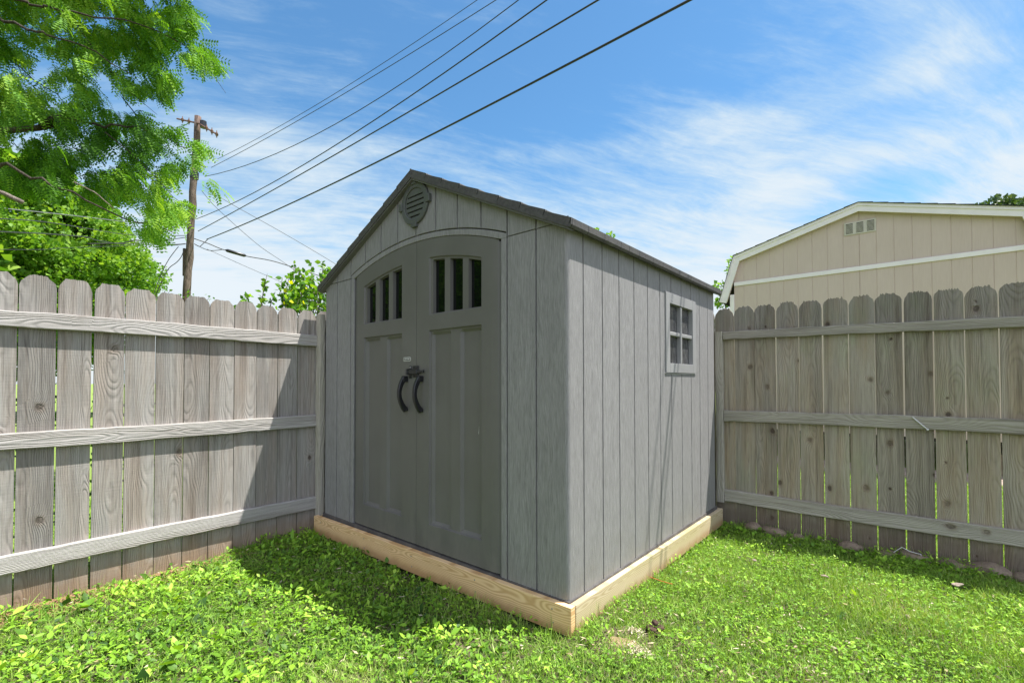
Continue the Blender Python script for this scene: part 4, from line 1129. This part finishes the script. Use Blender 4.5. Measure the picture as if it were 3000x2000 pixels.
# pinnate leaf template: rachis with paired leaflets
pv_, pf_ = [], []
for k in range(6):
    t = .12+.86*k/5
    for s_ in (-1, 1):
        b = len(pv_); L = .27*(1-.35*abs(t-.5)); w = .070
        dx, dy = s_*math.cos(.35), math.sin(.35)
        bx_, by_ = 0, t
        pv_ += [(bx_, by_, -.3*t*t), (bx_+dx*L*.5-dy*w, by_+dy*L*.5+dx*w*1.0*s_, -.3*t*t-.015), (bx_+dx*L, by_+dy*L, -.3*t*t-.04), (bx_+dx*L*.5+dy*w, by_+dy*L*.5-dx*w*s_, -.3*t*t-.015)]
        pf_.append((b, b+1, b+2, b+3))
PIN_V = np.array(pv_); PIN_F = [pf_]
LOC = []
for poly, n, seed, thr, d0, d1 in ((U, 52000, 21, -.40, 4.6, 7.2), (Mm, 50000, 41, -.22, 4.4, 7.5), (tipp, 12000, 61, -.2, 5.2, 5.5)):
    x, y, c_ = sample(poly, n, seed, thr)
    d = fx.uniform(d0, d1, len(x))*.5+.5*(d0+(d1-d0)*(.5+.5*clump(x, y, .03, seed+7)/2.2).clip(0, 1))
    LOC.append(place(x, y, d))
P = np.concatenate(LOC)
vis = P[:, 0] > -14
P = P[vis]
n = len(P)
droop = RGT*.75-UPV*.85+FWD*.1
d = norm(np.array([droop])+fx.normal(size=(n, 3))*.45)
Rm = rot_from(d, fx.normal(0, .9, n)); sz = fx.uniform(.10, .19, n)
V, F_ = scatter(PIN_V, PIN_F, P, Rm, sz)
tn = np.clip(.45+.28*clump(P[:, 1]*10, P[:, 2]*10, .3, 5)+fx.normal(0, .22, n), 0, 1)
np_mesh('crown', V, F_, M['locust'], mat_tree, np.repeat(tn, len(PIN_V)))
# hidden rest of the crown, behind and beside the frame, for reflections and other views
nb = 9000
q = fx.normal(size=(nb, 3)); q = q/np.linalg.norm(q, axis=1, keepdims=True)*(fx.uniform(.45, 1, nb)**.5)[:, None]
P2 = np.array([-8.9, -5.2, 6.0])+q*np.array([3.2, 3.6, 3.2])
keep = []
rel = P2-CAM; zf = rel@FWD; px = PPX+FPX*(rel@RGT)/np.maximum(zf, .1)
keepm = (zf < .2) | (px < -330)
P2 = P2[keepm]; P2 = P2[clump(P2[:, 1]*5, P2[:, 2]*5, .35, 9) > -.5]
leafcloud('lower_crown', P2, .30, M['locust'], mat_tree, PIN_V, PIN_F, rs=fx)
tr = MB()
tr.tube([(-8.3, -5.3, GZ-.2), (-8.35, -5.2, 1.2), (-8.2, -5.1, 3.0), (-8.4, -5.0, 5.0), (-8.8, -5.3, 7.0)], [.26, .21, .18, .14, .05], 12)
tr.build('trunk', M['bark'], mat_tree, smooth=True)
def limb(pts, r0, r1, parent, name='limb', m='bark', jit=.03):
    P = [np.array(p, float) for p in pts]; out = []; n_ = 4
    for i in range(len(P)-1):
        for k in range(n_): out.append(P[i]+(P[i+1]-P[i])*k/n_+(fx.normal(size=3)*jit if (i or k) else 0))
    out.append(P[-1]); r0 *= .6; rad = [r0+(r1-r0)*(i/(len(out)-1))**.8 for i in range(len(out))]
    mb = MB(); mb.tube(out, rad, 8); return mb.build(name, M[m], parent, smooth=True)
A = lambda x, y, d: at(x*S3, y*S3, d*1.13)
limb([(-8.3, -5.1, 3.4), A(-260, 330, 7.5), A(95, 292, 6.6), A(145, 268, 6.5)], .055, .032, mat_tree)
limb([A(92, 296, 6.6), A(150, 272, 6.5), A(240, 288, 6.4), A(310, 290, 6.3), A(360, 305, 6.2), A(430, 340, 6.0)], .034, .005, mat_tree, jit=.015)
limb([(-8.35, -5.1, 4.2), A(-300, -60, 7.5), A(0, 40, 6.6), A(60, 66, 6.4), A(110, 78, 6.3), A(200, 110, 6.1), A(300, 170, 6.0)], .04, .005, mat_tree, jit=.015)
limb([A(-40, -20, 6.6), A(40, 0, 6.3), A(110, 18, 6.2), A(220, 40, 6.0), A(360, 70, 5.9), A(480, 140, 5.9)], .03, .004, mat_tree, jit=.015)
limb([(-8.3, -5.1, 2.6), A(-300, 420, 7.2), A(-40, 400, 6.4), A(20, 380, 6.2), A(120, 420, 6.0), A(280, 500, 5.9), A(400, 535, 5.9)], .05, .004, mat_tree, jit=.02)
limb([A(-80, 430, 5.8), A(0, 441, 5.7), A(52, 465, 5.65)], .028, .020, mat_tree, name='cut_branch', m='bark_pale', jit=.002)
limb([A(170, 418, 5.8), A(215, 440, 5.8), A(262, 480, 5.8)], .013, .005, mat_tree, name='twig', m='bark_pale', jit=.004)
for s0 in range(46):
    i = fx.randint(len(P)); p = P[i]; L = fx.uniform(.5, 1.3); pts = [p-droop*L*.6]
    for k in range(5): pts.append(pts[-1]+droop*L/5+fx.normal(size=3)*.03)
    tw = MB(); tw.tube(pts, [.007, .006, .005, .004, .003, .002], 4, cap=False); tw.build('twig', M['bark'], mat_tree)

# ---------------------------------------------------------------- broadleaf trees further off
def crown_tree(name, label, center, rad, nclump, nleaf, lsize, m, seed, trunk=True, group=None, clr=.30, mass=1.0, flat=.0):
    r_ = np.random.RandomState(seed); c0 = np.array(center, float); rad = np.array(rad, float)
    t = empty(name, (c0[0], c0[1], GZ), label, 'tree', group)
    q = r_.normal(size=(nclump, 3)); q /= np.linalg.norm(q, axis=1, keepdims=True); q *= r_.uniform(.35, 1.0, (nclump, 1))**.45
    CC = c0+q*rad; cr = clr*r_.uniform(.6, 1.3, nclump)
    idx = r_.randint(nclump, size=nleaf); v = r_.normal(size=(nleaf, 3)); v /= np.linalg.norm(v, axis=1, keepdims=True)
    v[:, 2] *= .7; rr = r_.uniform(.3, 1, nleaf)**.4
    Pq = CC[idx]+v*(rr*cr[idx])[:, None]
    dirs = v*1.2+np.array([0, 0, .1])
    n_ = len(Pq); dd = norm(dirs+r_.normal(size=(n_, 3))*.8)
    tint = np.clip(r_.normal(.5, .2, n_)+.2*(r_.uniform(size=nclump)-.5)[idx]+.15*v[:, 2], 0, 1)
    V, F_ = scatter(MAP_V, MAP_F, Pq, rot_from(dd, r_.uniform(0, 6.28, n_)), lsize*r_.uniform(.6, 1.3, n_))
    np_mesh('crown', V, F_, m, t, np.repeat(tint, len(MAP_V)))
    if trunk:
        h = c0[2]; R0 = max(.05, rad[0]*.055)
        mb = MB(); mb.tube([(c0[0], c0[1], GZ-.2), (c0[0]+.05, c0[1], h*.3), (c0[0]-.04, c0[1]+.05, h*.7), (c0[0], c0[1], h+rad[2]*.5)], [R0, R0*.8, R0*.6, R0*.15], 10)
        mb.build('trunk', M['bark'], t, smooth=True)
        mb = MB()
        for k in range(min(nclump, 40)):
            a = np.array([c0[0], c0[1], h-rad[2]*r_.uniform(-.3, .75)]); b = CC[k]; mid_ = (a+b)/2-np.array([0, 0, rad[2]*.08])
            mb.tube([a, mid_, b], [R0*.4, R0*.22, R0*.05], 5, cap=False)
        mb.build('limbs', M['bark'], t)
    return t
ma = at(-30*S3, 540*S3, 24)
crown_tree('maple_tree', 'bright green maple with a rounded crown above the left fence, behind the cables', (ma[0], ma[1], 4.9), (4.3, 4.3, 3.5), 240, 120000, .135, M['maple'], 5, clr=.80)
ma = at(-420*S3, 420*S3, 24)
crown_tree('maple_tree', 'second maple further left behind the locust', (ma[0], ma[1], 5.6), (5.2, 5.2, 4.6), 150, 26000, .33, M['maple'], 15, clr=1.1)
rp_ = at(1372*S3, 560*S3, 15)
crown_tree('small_tree', 'small yellow-green tree top showing just above the shed roof', (rp_[0], rp_[1], rp_[2]-1.0), (.62, .62, 1.55), 60, 3600, .075, M['maple'], 8, clr=.14)
rp_ = at(1690*S3, 640*S3, 13)
crown_tree('small_tree', 'thin leafy tree behind the left eave of the tan shed', (rp_[0], rp_[1], rp_[2]-.9), (.62, .62, 1.35), 40, 2600, .09, M['maple'], 18, clr=.22)
rp_ = at(2378*S3, 500*S3, 22)
crown_tree('shade_tree', 'dark leafy tree top above the right end of the tan shed roof', (rp_[0], rp_[1], rp_[2]-.65), (1.6, 1.6, 1.4), 70, 22000, .13, M['maple_dark'], 28, clr=.45)
rp_ = at(2292*S3, 482*S3, 20)
crown_tree('shade_tree', 'sprig of a lighter tree peeking over the tan shed roof', (rp_[0], rp_[1], rp_[2]-.75), (.35, .35, .8), 14, 700, .13, M['maple'], 38, clr=.2)
# dark trees behind the photographer's left, seen in the door glass
crown_tree('shade_tree', 'dense dark tree standing behind the left fence, out of the picture', (-13.5, -10.5, 5.2), (4.6, 4.6, 5.2), 130, 22000, .36, M['maple'], 48, clr=1.2)
crown_tree('shade_tree', 'dense dark tree farther along the left fence, out of the picture', (-6.5, -11.5, 4.6), (3.8, 3.6, 4.4), 110, 16000, .33, M['maple'], 58, clr=1.1)

# ---------------------------------------------------------------- bush behind the left fence
bush = empty('leafy_bush', (-3.15, -.1, GZ), 'leafy green bush rising above the left fence beside the shed eave', 'bush')
rb = np.random.RandomState(77)
def B(px, py, X=-3.15): return hit(px, py, 0, X)
shoots = [[(765, 905), (772, 850), (783, 802)], [(828, 900), (838, 850), (850, 800)], [(838, 890), (860, 820), (862, 770)], [(880, 880), (890, 820), (875, 790)], [(905, 880), (912, 820), (912, 768)],
          [(935, 870), (945, 810), (944, 765)], [(722, 905), (720, 880), (732, 866)], [(790, 905), (796, 880), (805, 868)], [(700, 900), (712, 880), (716, 872)], [(930, 850), (955, 800), (968, 785)], [(850, 905), (820, 860), (828, 812)], [(862, 905), (872, 850), (885, 800)]]
lp, ld, ls = [], [], []
mb = MB()
for sh in shoots:
    X0 = -3.15+rb.uniform(-.12, .12); pts = [B(x, y, X0) for x, y in sh]; pts.insert(0, pts[0]-np.array([0, 0, .8]))
    mb.tube(pts, [.007, .005, .004, .0015], 5)
    nl = int(10+20*np.linalg.norm(pts[-1]-pts[1])/.4)
    for k in range(nl):
        t = rb.uniform(0, 2); i = int(min(t, 1.999)); p = pts[1+i]+(pts[2+i]-pts[1+i])*(t-i)
        lp.append(p+rb.normal(size=3)*.008); ld.append(rb.normal(size=3)+np.array([0, 0, -.2])); ls.append(rb.uniform(.035, .06))
for k in range(620):
    x = rb.uniform(835, 975); y = rb.uniform(800, 925)
    if y < 800+(955-x)*.45 and rb.uniform() < .8: continue
    lp.append(B(x, y, -3.15+rb.uniform(-.22, .25))); ld.append(rb.normal(size=3)); ls.append(rb.uniform(.035, .065))
for k in range(500):
    x = rb.uniform(700, 985); y = rb.uniform(905, 1100); lp.append(B(x, y, -3.15+rb.uniform(-.2, .2))); ld.append(rb.normal(size=3)); ls.append(rb.uniform(.035, .06))
for k in range(26):
    p = B(rb.uniform(850, 960), rb.uniform(860, 930)); mb.tube([p-np.array([0, rb.uniform(-.1, .1), .3]), p, p+np.array([0, rb.uniform(-.15, .15), rb.uniform(.05, .15)])], [.004, .003, .001], 4)
mb.build('stems', M['bark_pale'], bush)
ld = norm(np.array(ld)); V, F_ = scatter(LEAF_V, LEAF_F, np.array(lp), rot_from(ld, rb.uniform(0, 6.28, len(lp))), np.array(ls))
tt = rb.uniform(0, .85, len(lp)); tt[rb.uniform(size=len(lp)) < .025] = 1
np_mesh('leaves', V, F_, M['bush'], bush, np.repeat(tt, len(LEAF_V)))
# vine twigs climbing the guy wires and lining the fence gaps
vine = empty('climbing_vine', (-3.0, -1.0, GZ), 'sparse vine sprigs poking up over the left fence near the pole', 'vine')
lp, ls = [], []; mb = MB()
for (x0, y0, x1, y1, n_) in ((455, 880, 480, 800, 46), (470, 885, 500, 850, 22), (445, 880, 462, 848, 14), (598, 890, 616, 868, 14), (535, 875, 560, 858, 16)):
    a, b = B(x0, y0, -3.0), B(x1, y1, -3.0); mb.tube([a-np.array([0, 0, .5]), a, b], [.003, .002, .001], 4)
    for k in range(n_): lp.append(a+(b-a)*rb.uniform(0, 1)+rb.normal(size=3)*.02); ls.append(rb.uniform(.012, .024))
for yy in (-1.749, -1.588, -1.43, -1.273, -1.113, -.636, -.322, -.164):
    for k in range(90): lp.append(np.array([PX-.05+rb.uniform(-.07, .0), yy+rb.normal()*.02, rb.uniform(GZ, 1.55)])); ls.append(rb.uniform(.02, .035))
mb.build('stems', M['bark'], vine)
V, F_ = scatter(LEAF_V, LEAF_F, np.array(lp), rot_from(norm(rb.normal(size=(len(lp), 3))), rb.uniform(0, 6.28, len(lp))), np.array(ls))
np_mesh('leaves', V, F_, M['bush'], vine, np.repeat(rb.uniform(0, .7, len(lp)), len(LEAF_V)))

# ---------------------------------------------------------------- stones, debris, twine
def rock(name, c0, size, m, seed, label, cat, group=None, rough=.16, rotz=0, flat=False):
    import bmesh
    bm = bmesh.new(); bmesh.ops.create_icosphere(bm, subdivisions=3, radius=1.0); r_ = np.random.RandomState(seed)
    ks = r_.normal(size=(7, 3))*1.6; ph = r_.uniform(0, 6.28, 7); pl2 = [(norm(r_.normal(size=3)), r_.uniform(.62, .9)) for _ in range(9)]
    for v in bm.verts:
        p = np.array(v.co); 
        for nn, dd_ in pl2:
            e = p@nn-dd_
            if e > 0: p = p-nn*e*.9
        p = p*(1+rough*.4*sum(math.sin(p@k+f) for k, f in zip(ks, ph))/2.2)
        v.co = (p[0]*size[0], p[1]*size[1], p[2]*size[2])
    me = bpy.data.meshes.new(name); bm.to_mesh(me); bm.free(); me.polygons.foreach_set('use_smooth', [True]*len(me.polygons))
    me.materials.append(m); o = bpy.data.objects.new(name, me); COL.objects.link(o); o.location = tuple(c0); o.rotation_euler = (0, 0, rotz)
    return tag(o, label, cat, group)
GRK = 'fieldstones along the foot of the right fence'
def gpt(px, py, z=None): p = hit(px, py, 2, GZ+.03 if z is None else z); return p
rocks = [((2207, 1540), (.075, .06, .06), 'rounded stone by the right fence, nearest the shed corner'), ((2268, 1560), (.105, .06, .05), 'broad flat stone by the right fence, second from the shed'),
         ((2338, 1570), (.05, .04, .035), 'small light stone by the right fence between two broad ones'), ((2490, 1600), (.085, .06, .035), 'low stone half hidden by leaves at mid right fence'), ((2600, 1630), (.07, .05, .035), 'low stone at right fence just left of the white twine'),
         ((2672, 1640), (.105, .06, .05), 'broad stone under the white twine loop at the right fence'), ((2795, 1655), (.115, .06, .052), 'long stone with a big plantain leaf in front of it'), ((2890, 1668), (.13, .065, .062), 'largest stone, second from the right edge along the fence'), ((3005, 1705), (.09, .06, .05), 'stone cut by the right edge of the photo')]
for i, ((px, py), sz_, lb) in enumerate(rocks):
    p = hit(px, py, 1, 2.40); z = max(min(p[2], GZ+.05), GZ)
    rock('fieldstone', (p[0], 2.395, GZ+.018+.012*(i % 2)), sz_, M['stone'], 100+i, lb, 'stone', GRK, rotz=rnd.uniform(-.2, .2))
p = gpt(1822, 1892, GZ+.03)
rock('flat_stone', (p[0], p[1], GZ+.045), (.070, .046, .018), M['sandstone'], 7, 'flat ochre stone lying in the grass near the shed corner', 'stone', rotz=.5)
# dark clod
p = gpt(1912, 1858, GZ+.03)
clod = empty('mulch_clump', (p[0], p[1], GZ), 'dark brown lumpy clump of mulch in the grass near the shed corner', 'mulch')
for i, (dx, dy, dz, s1, s2) in enumerate(((0, 0, .035, .030, .022), (.022, .018, .045, .022, .018), (-.02, .024, .04, .024, .018), (-.045, -.01, .02, .022, .013), (.035, -.012, .03, .026, .016), (.008, -.03, .02, .02, .014), (.0, .03, .062, .016, .014))):
    o = rock('lump', (p[0]+dx*1.1, p[1]+dy*1.1, GZ+dz+.014), (s1*1.05, s2*1.05, s2), M['clod'], 300+i, None, None, rough=.5, rotz=i*1.1)
    o.parent = clod; o.matrix_parent_inverse = Matrix.Translation(-clod.location)
def chips(name, px, py, n_, spread, size, m, seed, label, cat):
    r_ = np.random.RandomState(seed); c0 = gpt(px, py); P_ = np.stack([c0[0]+r_.normal(size=n_)*spread[0], c0[1]+r_.normal(size=n_)*spread[1], gz(c0[0], c0[1])+.004+r_.uniform(0, .022, n_)], 1)
    V, F_ = scatter(MAP_V, MAP_F, P_, rot_from(norm(r_.normal(size=(n_, 3))*np.array([1, 1, .35])), r_.uniform(0, 6.28, n_)), size*r_.uniform(.4, 1.3, n_))
    o = np_mesh(name, V, F_, m, None, np.repeat(r_.uniform(.3, 1, n_), len(MAP_V))); return tag(o, label, cat, kind='stuff')
M['sawdust'] = foliage('pale_sawdust', [(0, (.48, .40, .27)), (1, (.72, .65, .50))], .15, .8, .1, tcol=(1, .95, .8))
chips('sawdust', 1868, 1918, 620, (.030, .018), .009, M['sawdust'], 4, 'pale sawdust spilled beside the flat ochre stone', 'sawdust')
chips('sawdust', 1862, 1866, 160, (.020, .012), .008, M['sawdust'], 6, 'thin scatter of pale sawdust behind the flat ochre stone', 'sawdust')
for i, (px, py, sz_, lb) in enumerate(((2417, 1686, (.035, .022, .010), 'pinkish bark chip in the sunny grass, nearest the shed'), (2808, 1710, (.055, .028, .013), 'curled pale bark piece at the shade edge by the right fence'),
                                      (2660, 1804, (.045, .022, .014), 'grey bark curl in the right lawn'), (2318, 1948, (.022, .012, .006), 'small pale chip near the bottom edge'), (2212, 1640, (.03, .02, .009), 'small white chip in the grass near the shed side'))):
    p = gpt(px, py, GZ+.04); o = rock('bark_chip', (p[0], p[1], GZ+.038), (sz_[0]*.6, sz_[1]*.55, sz_[2]*.8), M['debris'], 500+i, lb, 'bark chip', 'bark chips in the lawn', rough=.5, rotz=i*.8)
def twine(pts, r_, label, m='white'):
    mb = MB(); mb.tube(pts, r_, 6); return tag(mb.build('twine', M[m]), label, 'twine', 'pieces of twine')
a = hit(2673, 1221, 1, RY-.004); b = hit(2718, 1258, 1, RY-.006)
mb = MB(); mb.tube([a, (a+b)/2+np.array([0, -.004, 0]), b], .0045, 6); mb.tube([b-np.array([.006, 0, 0]), b+np.array([.006, 0, 0])], .007, 6); tag(mb.build('zip_tie', M['white']), 'pale strap across the middle rail of the right fence', 'strap')
pp = [hit(x, y, 1, 2.37) for x, y in ((2618, 1617), (2642, 1602), (2665, 1614), (2698, 1623), (2702, 1650))]
twine(pp, .0028, 'bent white twine over the broad stone at the right fence')
M['orange'] = simple('orange_cord', c3(.75, .16, .06), .5)
pp = [hit(x, y, 2, GZ+.06) for x, y in ((1903, 1688), (1935, 1700), (1970, 1710))]
twine(pp, .0016, 'thin orange string lying by the side of the timber base', 'orange')

# ---------------------------------------------------------------- lawn
def in_view(P, mx=500, my=260):
    rel = P-CAM; z = rel@FWD; zc = np.maximum(z, .05); px = PPX+FPX*(rel@RGT)/zc; py = PPY-FPX*(rel@UPV)/zc
    return (z > .12) & (px > -mx) & (px < 3000+mx) & (py < 2000+my)
rg = np.random.RandomState(99)
def lawn_pts(n_, x0=-2.56, x1=3.3, y0=-3.0, y1=2.45):
    x = rg.uniform(x0, x1, n_); y = rg.uniform(y0, y1, n_)
    k = ~((x > -2.47) & (x < .038) & (y > -.05) & (y < 2.4)); x, y = x[k], y[k]
    P_ = np.stack([x, y, gz(x, y)], 1); return P_[in_view(P_)]
def fld(P_, sc, seed): return clump(P_[:, 0], P_[:, 1], sc, seed)
parts = []
# bare patches: near the sawdust, foot of the sunny fence, by the plinth
def bare(P_):
    c0 = gpt(1850, 1890); d2 = ((P_[:, 0]-c0[0])/.17)**2+((P_[:, 1]-c0[1])/.13)**2
    e = np.exp(-((P_[:, 0]+2.56)/.07)**2)*(P_[:, 1] < -.7)
    f_ = np.exp(-(np.abs(P_[:, 1]+.075)/.02)**2)*((P_[:, 0] > -2.5) & (P_[:, 0] < .04))*.7
    b0_ = np.exp(-(((P_[:, 0]-.06)/.10)**2+((P_[:, 1]+.09)/.07)**2))*.8
    return np.clip(1.25*np.exp(-d2*.9)+e+f_+b0_, 0, 1)
# where the fine grass takes over: bottom centre and the shady strip before the plinth
def grassy(P_):
    a_ = gpt(1000, 2000); g1 = np.exp(-(((P_[:, 0]-a_[0])/.22)**2+((P_[:, 1]-a_[1])/.20)**2))
    b_ = gpt(1420, 1760); g2 = np.exp(-(((P_[:, 0]-b_[0])/.30)**2+((P_[:, 1]-b_[1]+.02)/.14)**2))
    c_ = gpt(2700, 1790); g3 = .9*np.exp(-(((P_[:, 0]-c_[0])/.35)**2+((P_[:, 1]-c_[1])/.30)**2))
    d_ = gpt(2000, 1680); g4 = .7*np.exp(-(((P_[:, 0]-d_[0])/.20)**2+((P_[:, 1]-d_[1])/.35)**2))
    return np.clip(g1+g2+g3+g4+.10*fld(P_, 5.0, 3), 0, 1)
right = lambda P_: (P_[:, 0] > -.1) & (P_[:, 1] > -.5)
# broad leaves
Pl = lawn_pts(210000)
dens = .85+.25*fld(Pl, 4.0, 12)-.75*grassy(Pl); dens *= (1-bare(Pl)); dens[right(Pl)] *= 1.0
k = rg.uniform(size=len(Pl)) < dens*.85; Pl = Pl[k]; n_ = len(Pl)
hum = np.clip(.55+.45*fld(Pl, 11, 5)+.3*fld(Pl, 26, 15), 0, 1.5)
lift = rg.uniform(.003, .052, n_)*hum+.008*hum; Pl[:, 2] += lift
az = rg.uniform(0, 6.28, n_); tilt = rg.normal(.38, .42, n_)
dirs = np.stack([np.cos(az)*np.cos(tilt), np.sin(az)*np.cos(tilt), np.sin(tilt)], 1)
size = np.exp(rg.normal(np.log(.0215), .38, n_)); size[right(Pl)] *= .62; size[Pl[:, 1] < -1.0] *= 1.05
farl = Pl[:, 1] > 2.05; size[farl] *= 1.25
wide = rg.uniform(.34, .98, n_)
S_ = np.stack([size*wide, size, size], 1)
Rm = rot_from(dirs, rg.normal(0, .35, n_))
V, F_ = scatter(LEAF_V, LEAF_F, Pl, Rm, S_)
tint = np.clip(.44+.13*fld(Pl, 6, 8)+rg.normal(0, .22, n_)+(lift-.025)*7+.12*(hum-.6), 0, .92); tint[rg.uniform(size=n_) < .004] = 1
parts.append((V, F_, tint))
print('leaves', n_)
# trefoils
Pc = lawn_pts(60000); k = rg.uniform(size=len(Pc)) < (.45+.35*fld(Pc, 5, 33))*(1-bare(Pc)); Pc = Pc[k]; n_ = len(Pc); Pc[:, 2] += rg.uniform(.01, .045, n_)
for j in range(3):
    az = rg.uniform(0, 6.28, n_) if j == 0 else az+2.094
    dirs = np.stack([np.cos(az), np.sin(az), rg.normal(.15, .12, n_)], 1)
    V, F_ = scatter(DIAM_V*np.array([1.6, 1, 1]), DIAM_F, Pc, rot_from(norm(dirs), rg.normal(0, .2, n_)), rg.uniform(.009, .014, n_)); parts.append((V, F_, np.clip(rg.normal(.45, .15, n_), 0, .9)))
# big plantain rosettes and the tall weeds by the stones
ros = []
for (px, py, s_) in ((2792, 1640, .085), (2070, 1662, .055), (1120, 1790, .06), (700, 1850, .06), (260, 1770, .07), (860, 1720, .06), (2420, 1560, .045), (1085, 1905, .055), (640, 1950, .06), (2160, 1560, .05), (2580, 1900, .05), (2250, 1860, .05), (1690, 1960, .055), (340, 1900, .07), (980, 1650, .05), (2560, 1600, .05), (2900, 1650, .05)):
    c0 = gpt(px, py, GZ+.02)
    for j in range(7):
        a_ = rg.uniform(0, 6.28); ros.append((c0[0], c0[1], GZ+.012, a_, rg.uniform(.15, .7), s_*rg.uniform(.6, 1.05)))
for j in range(420):   # lush belt along the foot of the right fence
    x_ = rg.uniform(-.05, 2.6); ros.append((x_, rg.uniform(2.12, 2.36), GZ+rg.uniform(.0, .05), rg.uniform(0, 6.28), rg.uniform(.1, .9), rg.uniform(.022, .045)))
for j in range(500):   # shady corner by the left fence
    ros.append((rg.uniform(-2.54, -1.2), rg.uniform(-.55, -.06), GZ+rg.uniform(.0, .05), rg.uniform(0, 6.28), rg.uniform(.1, .9), rg.uniform(.022, .042)))
for j in range(330):   # upright leaves pressed against the plinth
    if j < 190: ros.append((rg.uniform(-2.45, .03), rg.uniform(-.105, -.068), GZ+rg.uniform(0, .03), rg.uniform(0, 6.28), rg.uniform(.5, 1.4), rg.uniform(.018, .036)))
    else: ros.append((rg.uniform(.048, .085), rg.uniform(-.02, 2.33), GZ+rg.uniform(0, .03), rg.uniform(0, 6.28), rg.uniform(.5, 1.4), rg.uniform(.014, .028)))
ros = np.array(ros); dirs = np.stack([np.cos(ros[:, 3])*np.cos(ros[:, 4]), np.sin(ros[:, 3])*np.cos(ros[:, 4]), np.sin(ros[:, 4])], 1)
V, F_ = scatter(LEAF_V, LEAF_F, ros[:, :3], rot_from(dirs, rg.normal(0, .25, len(ros))), ros[:, 5]); parts.append((V, F_, rg.uniform(.15, .7, len(ros))))
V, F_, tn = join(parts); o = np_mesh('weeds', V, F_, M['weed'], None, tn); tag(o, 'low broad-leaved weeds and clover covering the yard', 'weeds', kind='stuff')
# grass blades
parts = []
Pg = lawn_pts(620000)
dens = .40+.75*grassy(Pg)+.08*fld(Pg, 6, 44); dens *= (1-bare(Pg)*.85); dens[right(Pg)] += .40
k = rg.uniform(size=len(Pg)) < dens*.62; Pg = Pg[k]; n_ = len(Pg)
az = rg.uniform(0, 6.28, n_); tilt = np.clip(rg.normal(.95, .35, n_), .1, 1.5)
dirs = np.stack([np.cos(az)*np.cos(tilt), np.sin(az)*np.cos(tilt), np.sin(tilt)], 1); h_ = rg.uniform(.022, .065, n_); pl_n = ((Pg[:, 1] > -.16) & (Pg[:, 0] < .1) & (Pg[:, 1] < .0)) | ((Pg[:, 0] < .09) & (Pg[:, 0] > .03)) | (Pg[:, 0] < -2.47) | (Pg[:, 1] > 2.38); h_[pl_n & (rg.uniform(size=n_) < .35)] *= 1.8
S_ = np.stack([rg.uniform(.0022, .0044, n_), h_, h_], 1)
V, F_ = scatter(BL_V, BL_F, Pg, rot_from(dirs, rg.uniform(0, 6.28, n_)), S_); parts.append((V, F_, np.clip(rg.normal(.45, .2, n_)+.25*grassy(Pg), 0, 1)))
print('blades', n_)
V, F_, tn = join(parts); o = np_mesh('grass', V, F_, M['grass'], None, tn); tag(o, 'short grass mixed through the weeds of the yard', 'grass', kind='stuff')
# dry litter
Pd = lawn_pts(26000); k = rg.uniform(size=len(Pd)) < (.14+.25*fld(Pd, 4, 71)+.5*bare(Pd)); Pd = Pd[k]; n_ = len(Pd); Pd[:, 2] += rg.uniform(.004, .04, n_)
az = rg.uniform(0, 6.28, n_); dirs = np.stack([np.cos(az), np.sin(az), rg.normal(0, .2, n_)], 1)
V, F_ = scatter(DIAM_V, DIAM_F, Pd, rot_from(norm(dirs), rg.uniform(0, 6.28, n_)), np.stack([rg.uniform(.006, .02, n_), rg.uniform(.01, .045, n_), np.full(n_, .02)], 1))
o = np_mesh('dry_litter', V, F_, M['straw'], None, np.repeat(rg.uniform(0, 1, n_), 4)); tag(o, 'dry straw and leaf litter between the weeds', 'litter', kind='stuff')
# neighbours' grass seen through the gaps
x = rg.uniform(-2, 4.5, 60000); y = rg.uniform(2.6, 6.0, 60000); Pn = np.stack([x, y, gz(x, y)], 1); Pn = Pn[in_view(Pn)]; n_ = len(Pn)
x = rg.uniform(-5.5, -2.7, 40000); y = rg.uniform(-3.5, 2, 40000); Pm = np.stack([x, y, gz(x, y)], 1); Pm = Pm[in_view(Pm)]; Pn = np.concatenate([Pn, Pm]); n_ = len(Pn)
az = rg.uniform(0, 6.28, n_); dirs = np.stack([np.cos(az)*.5, np.sin(az)*.5, np.full(n_, .9)], 1); h_ = rg.uniform(.03, .07, n_)
V, F_ = scatter(BL_V, BL_F, Pn, rot_from(norm(dirs), rg.uniform(0, 6.28, n_)), np.stack([np.full(n_, .006), h_, h_], 1))
o = np_mesh('neighbour_lawn', V, F_, M['grass'], None, np.repeat(rg.uniform(.2, .7, n_), len(BL_V))); tag(o, "neighbours' mown grass seen through the fence gaps", 'grass', kind='stuff')
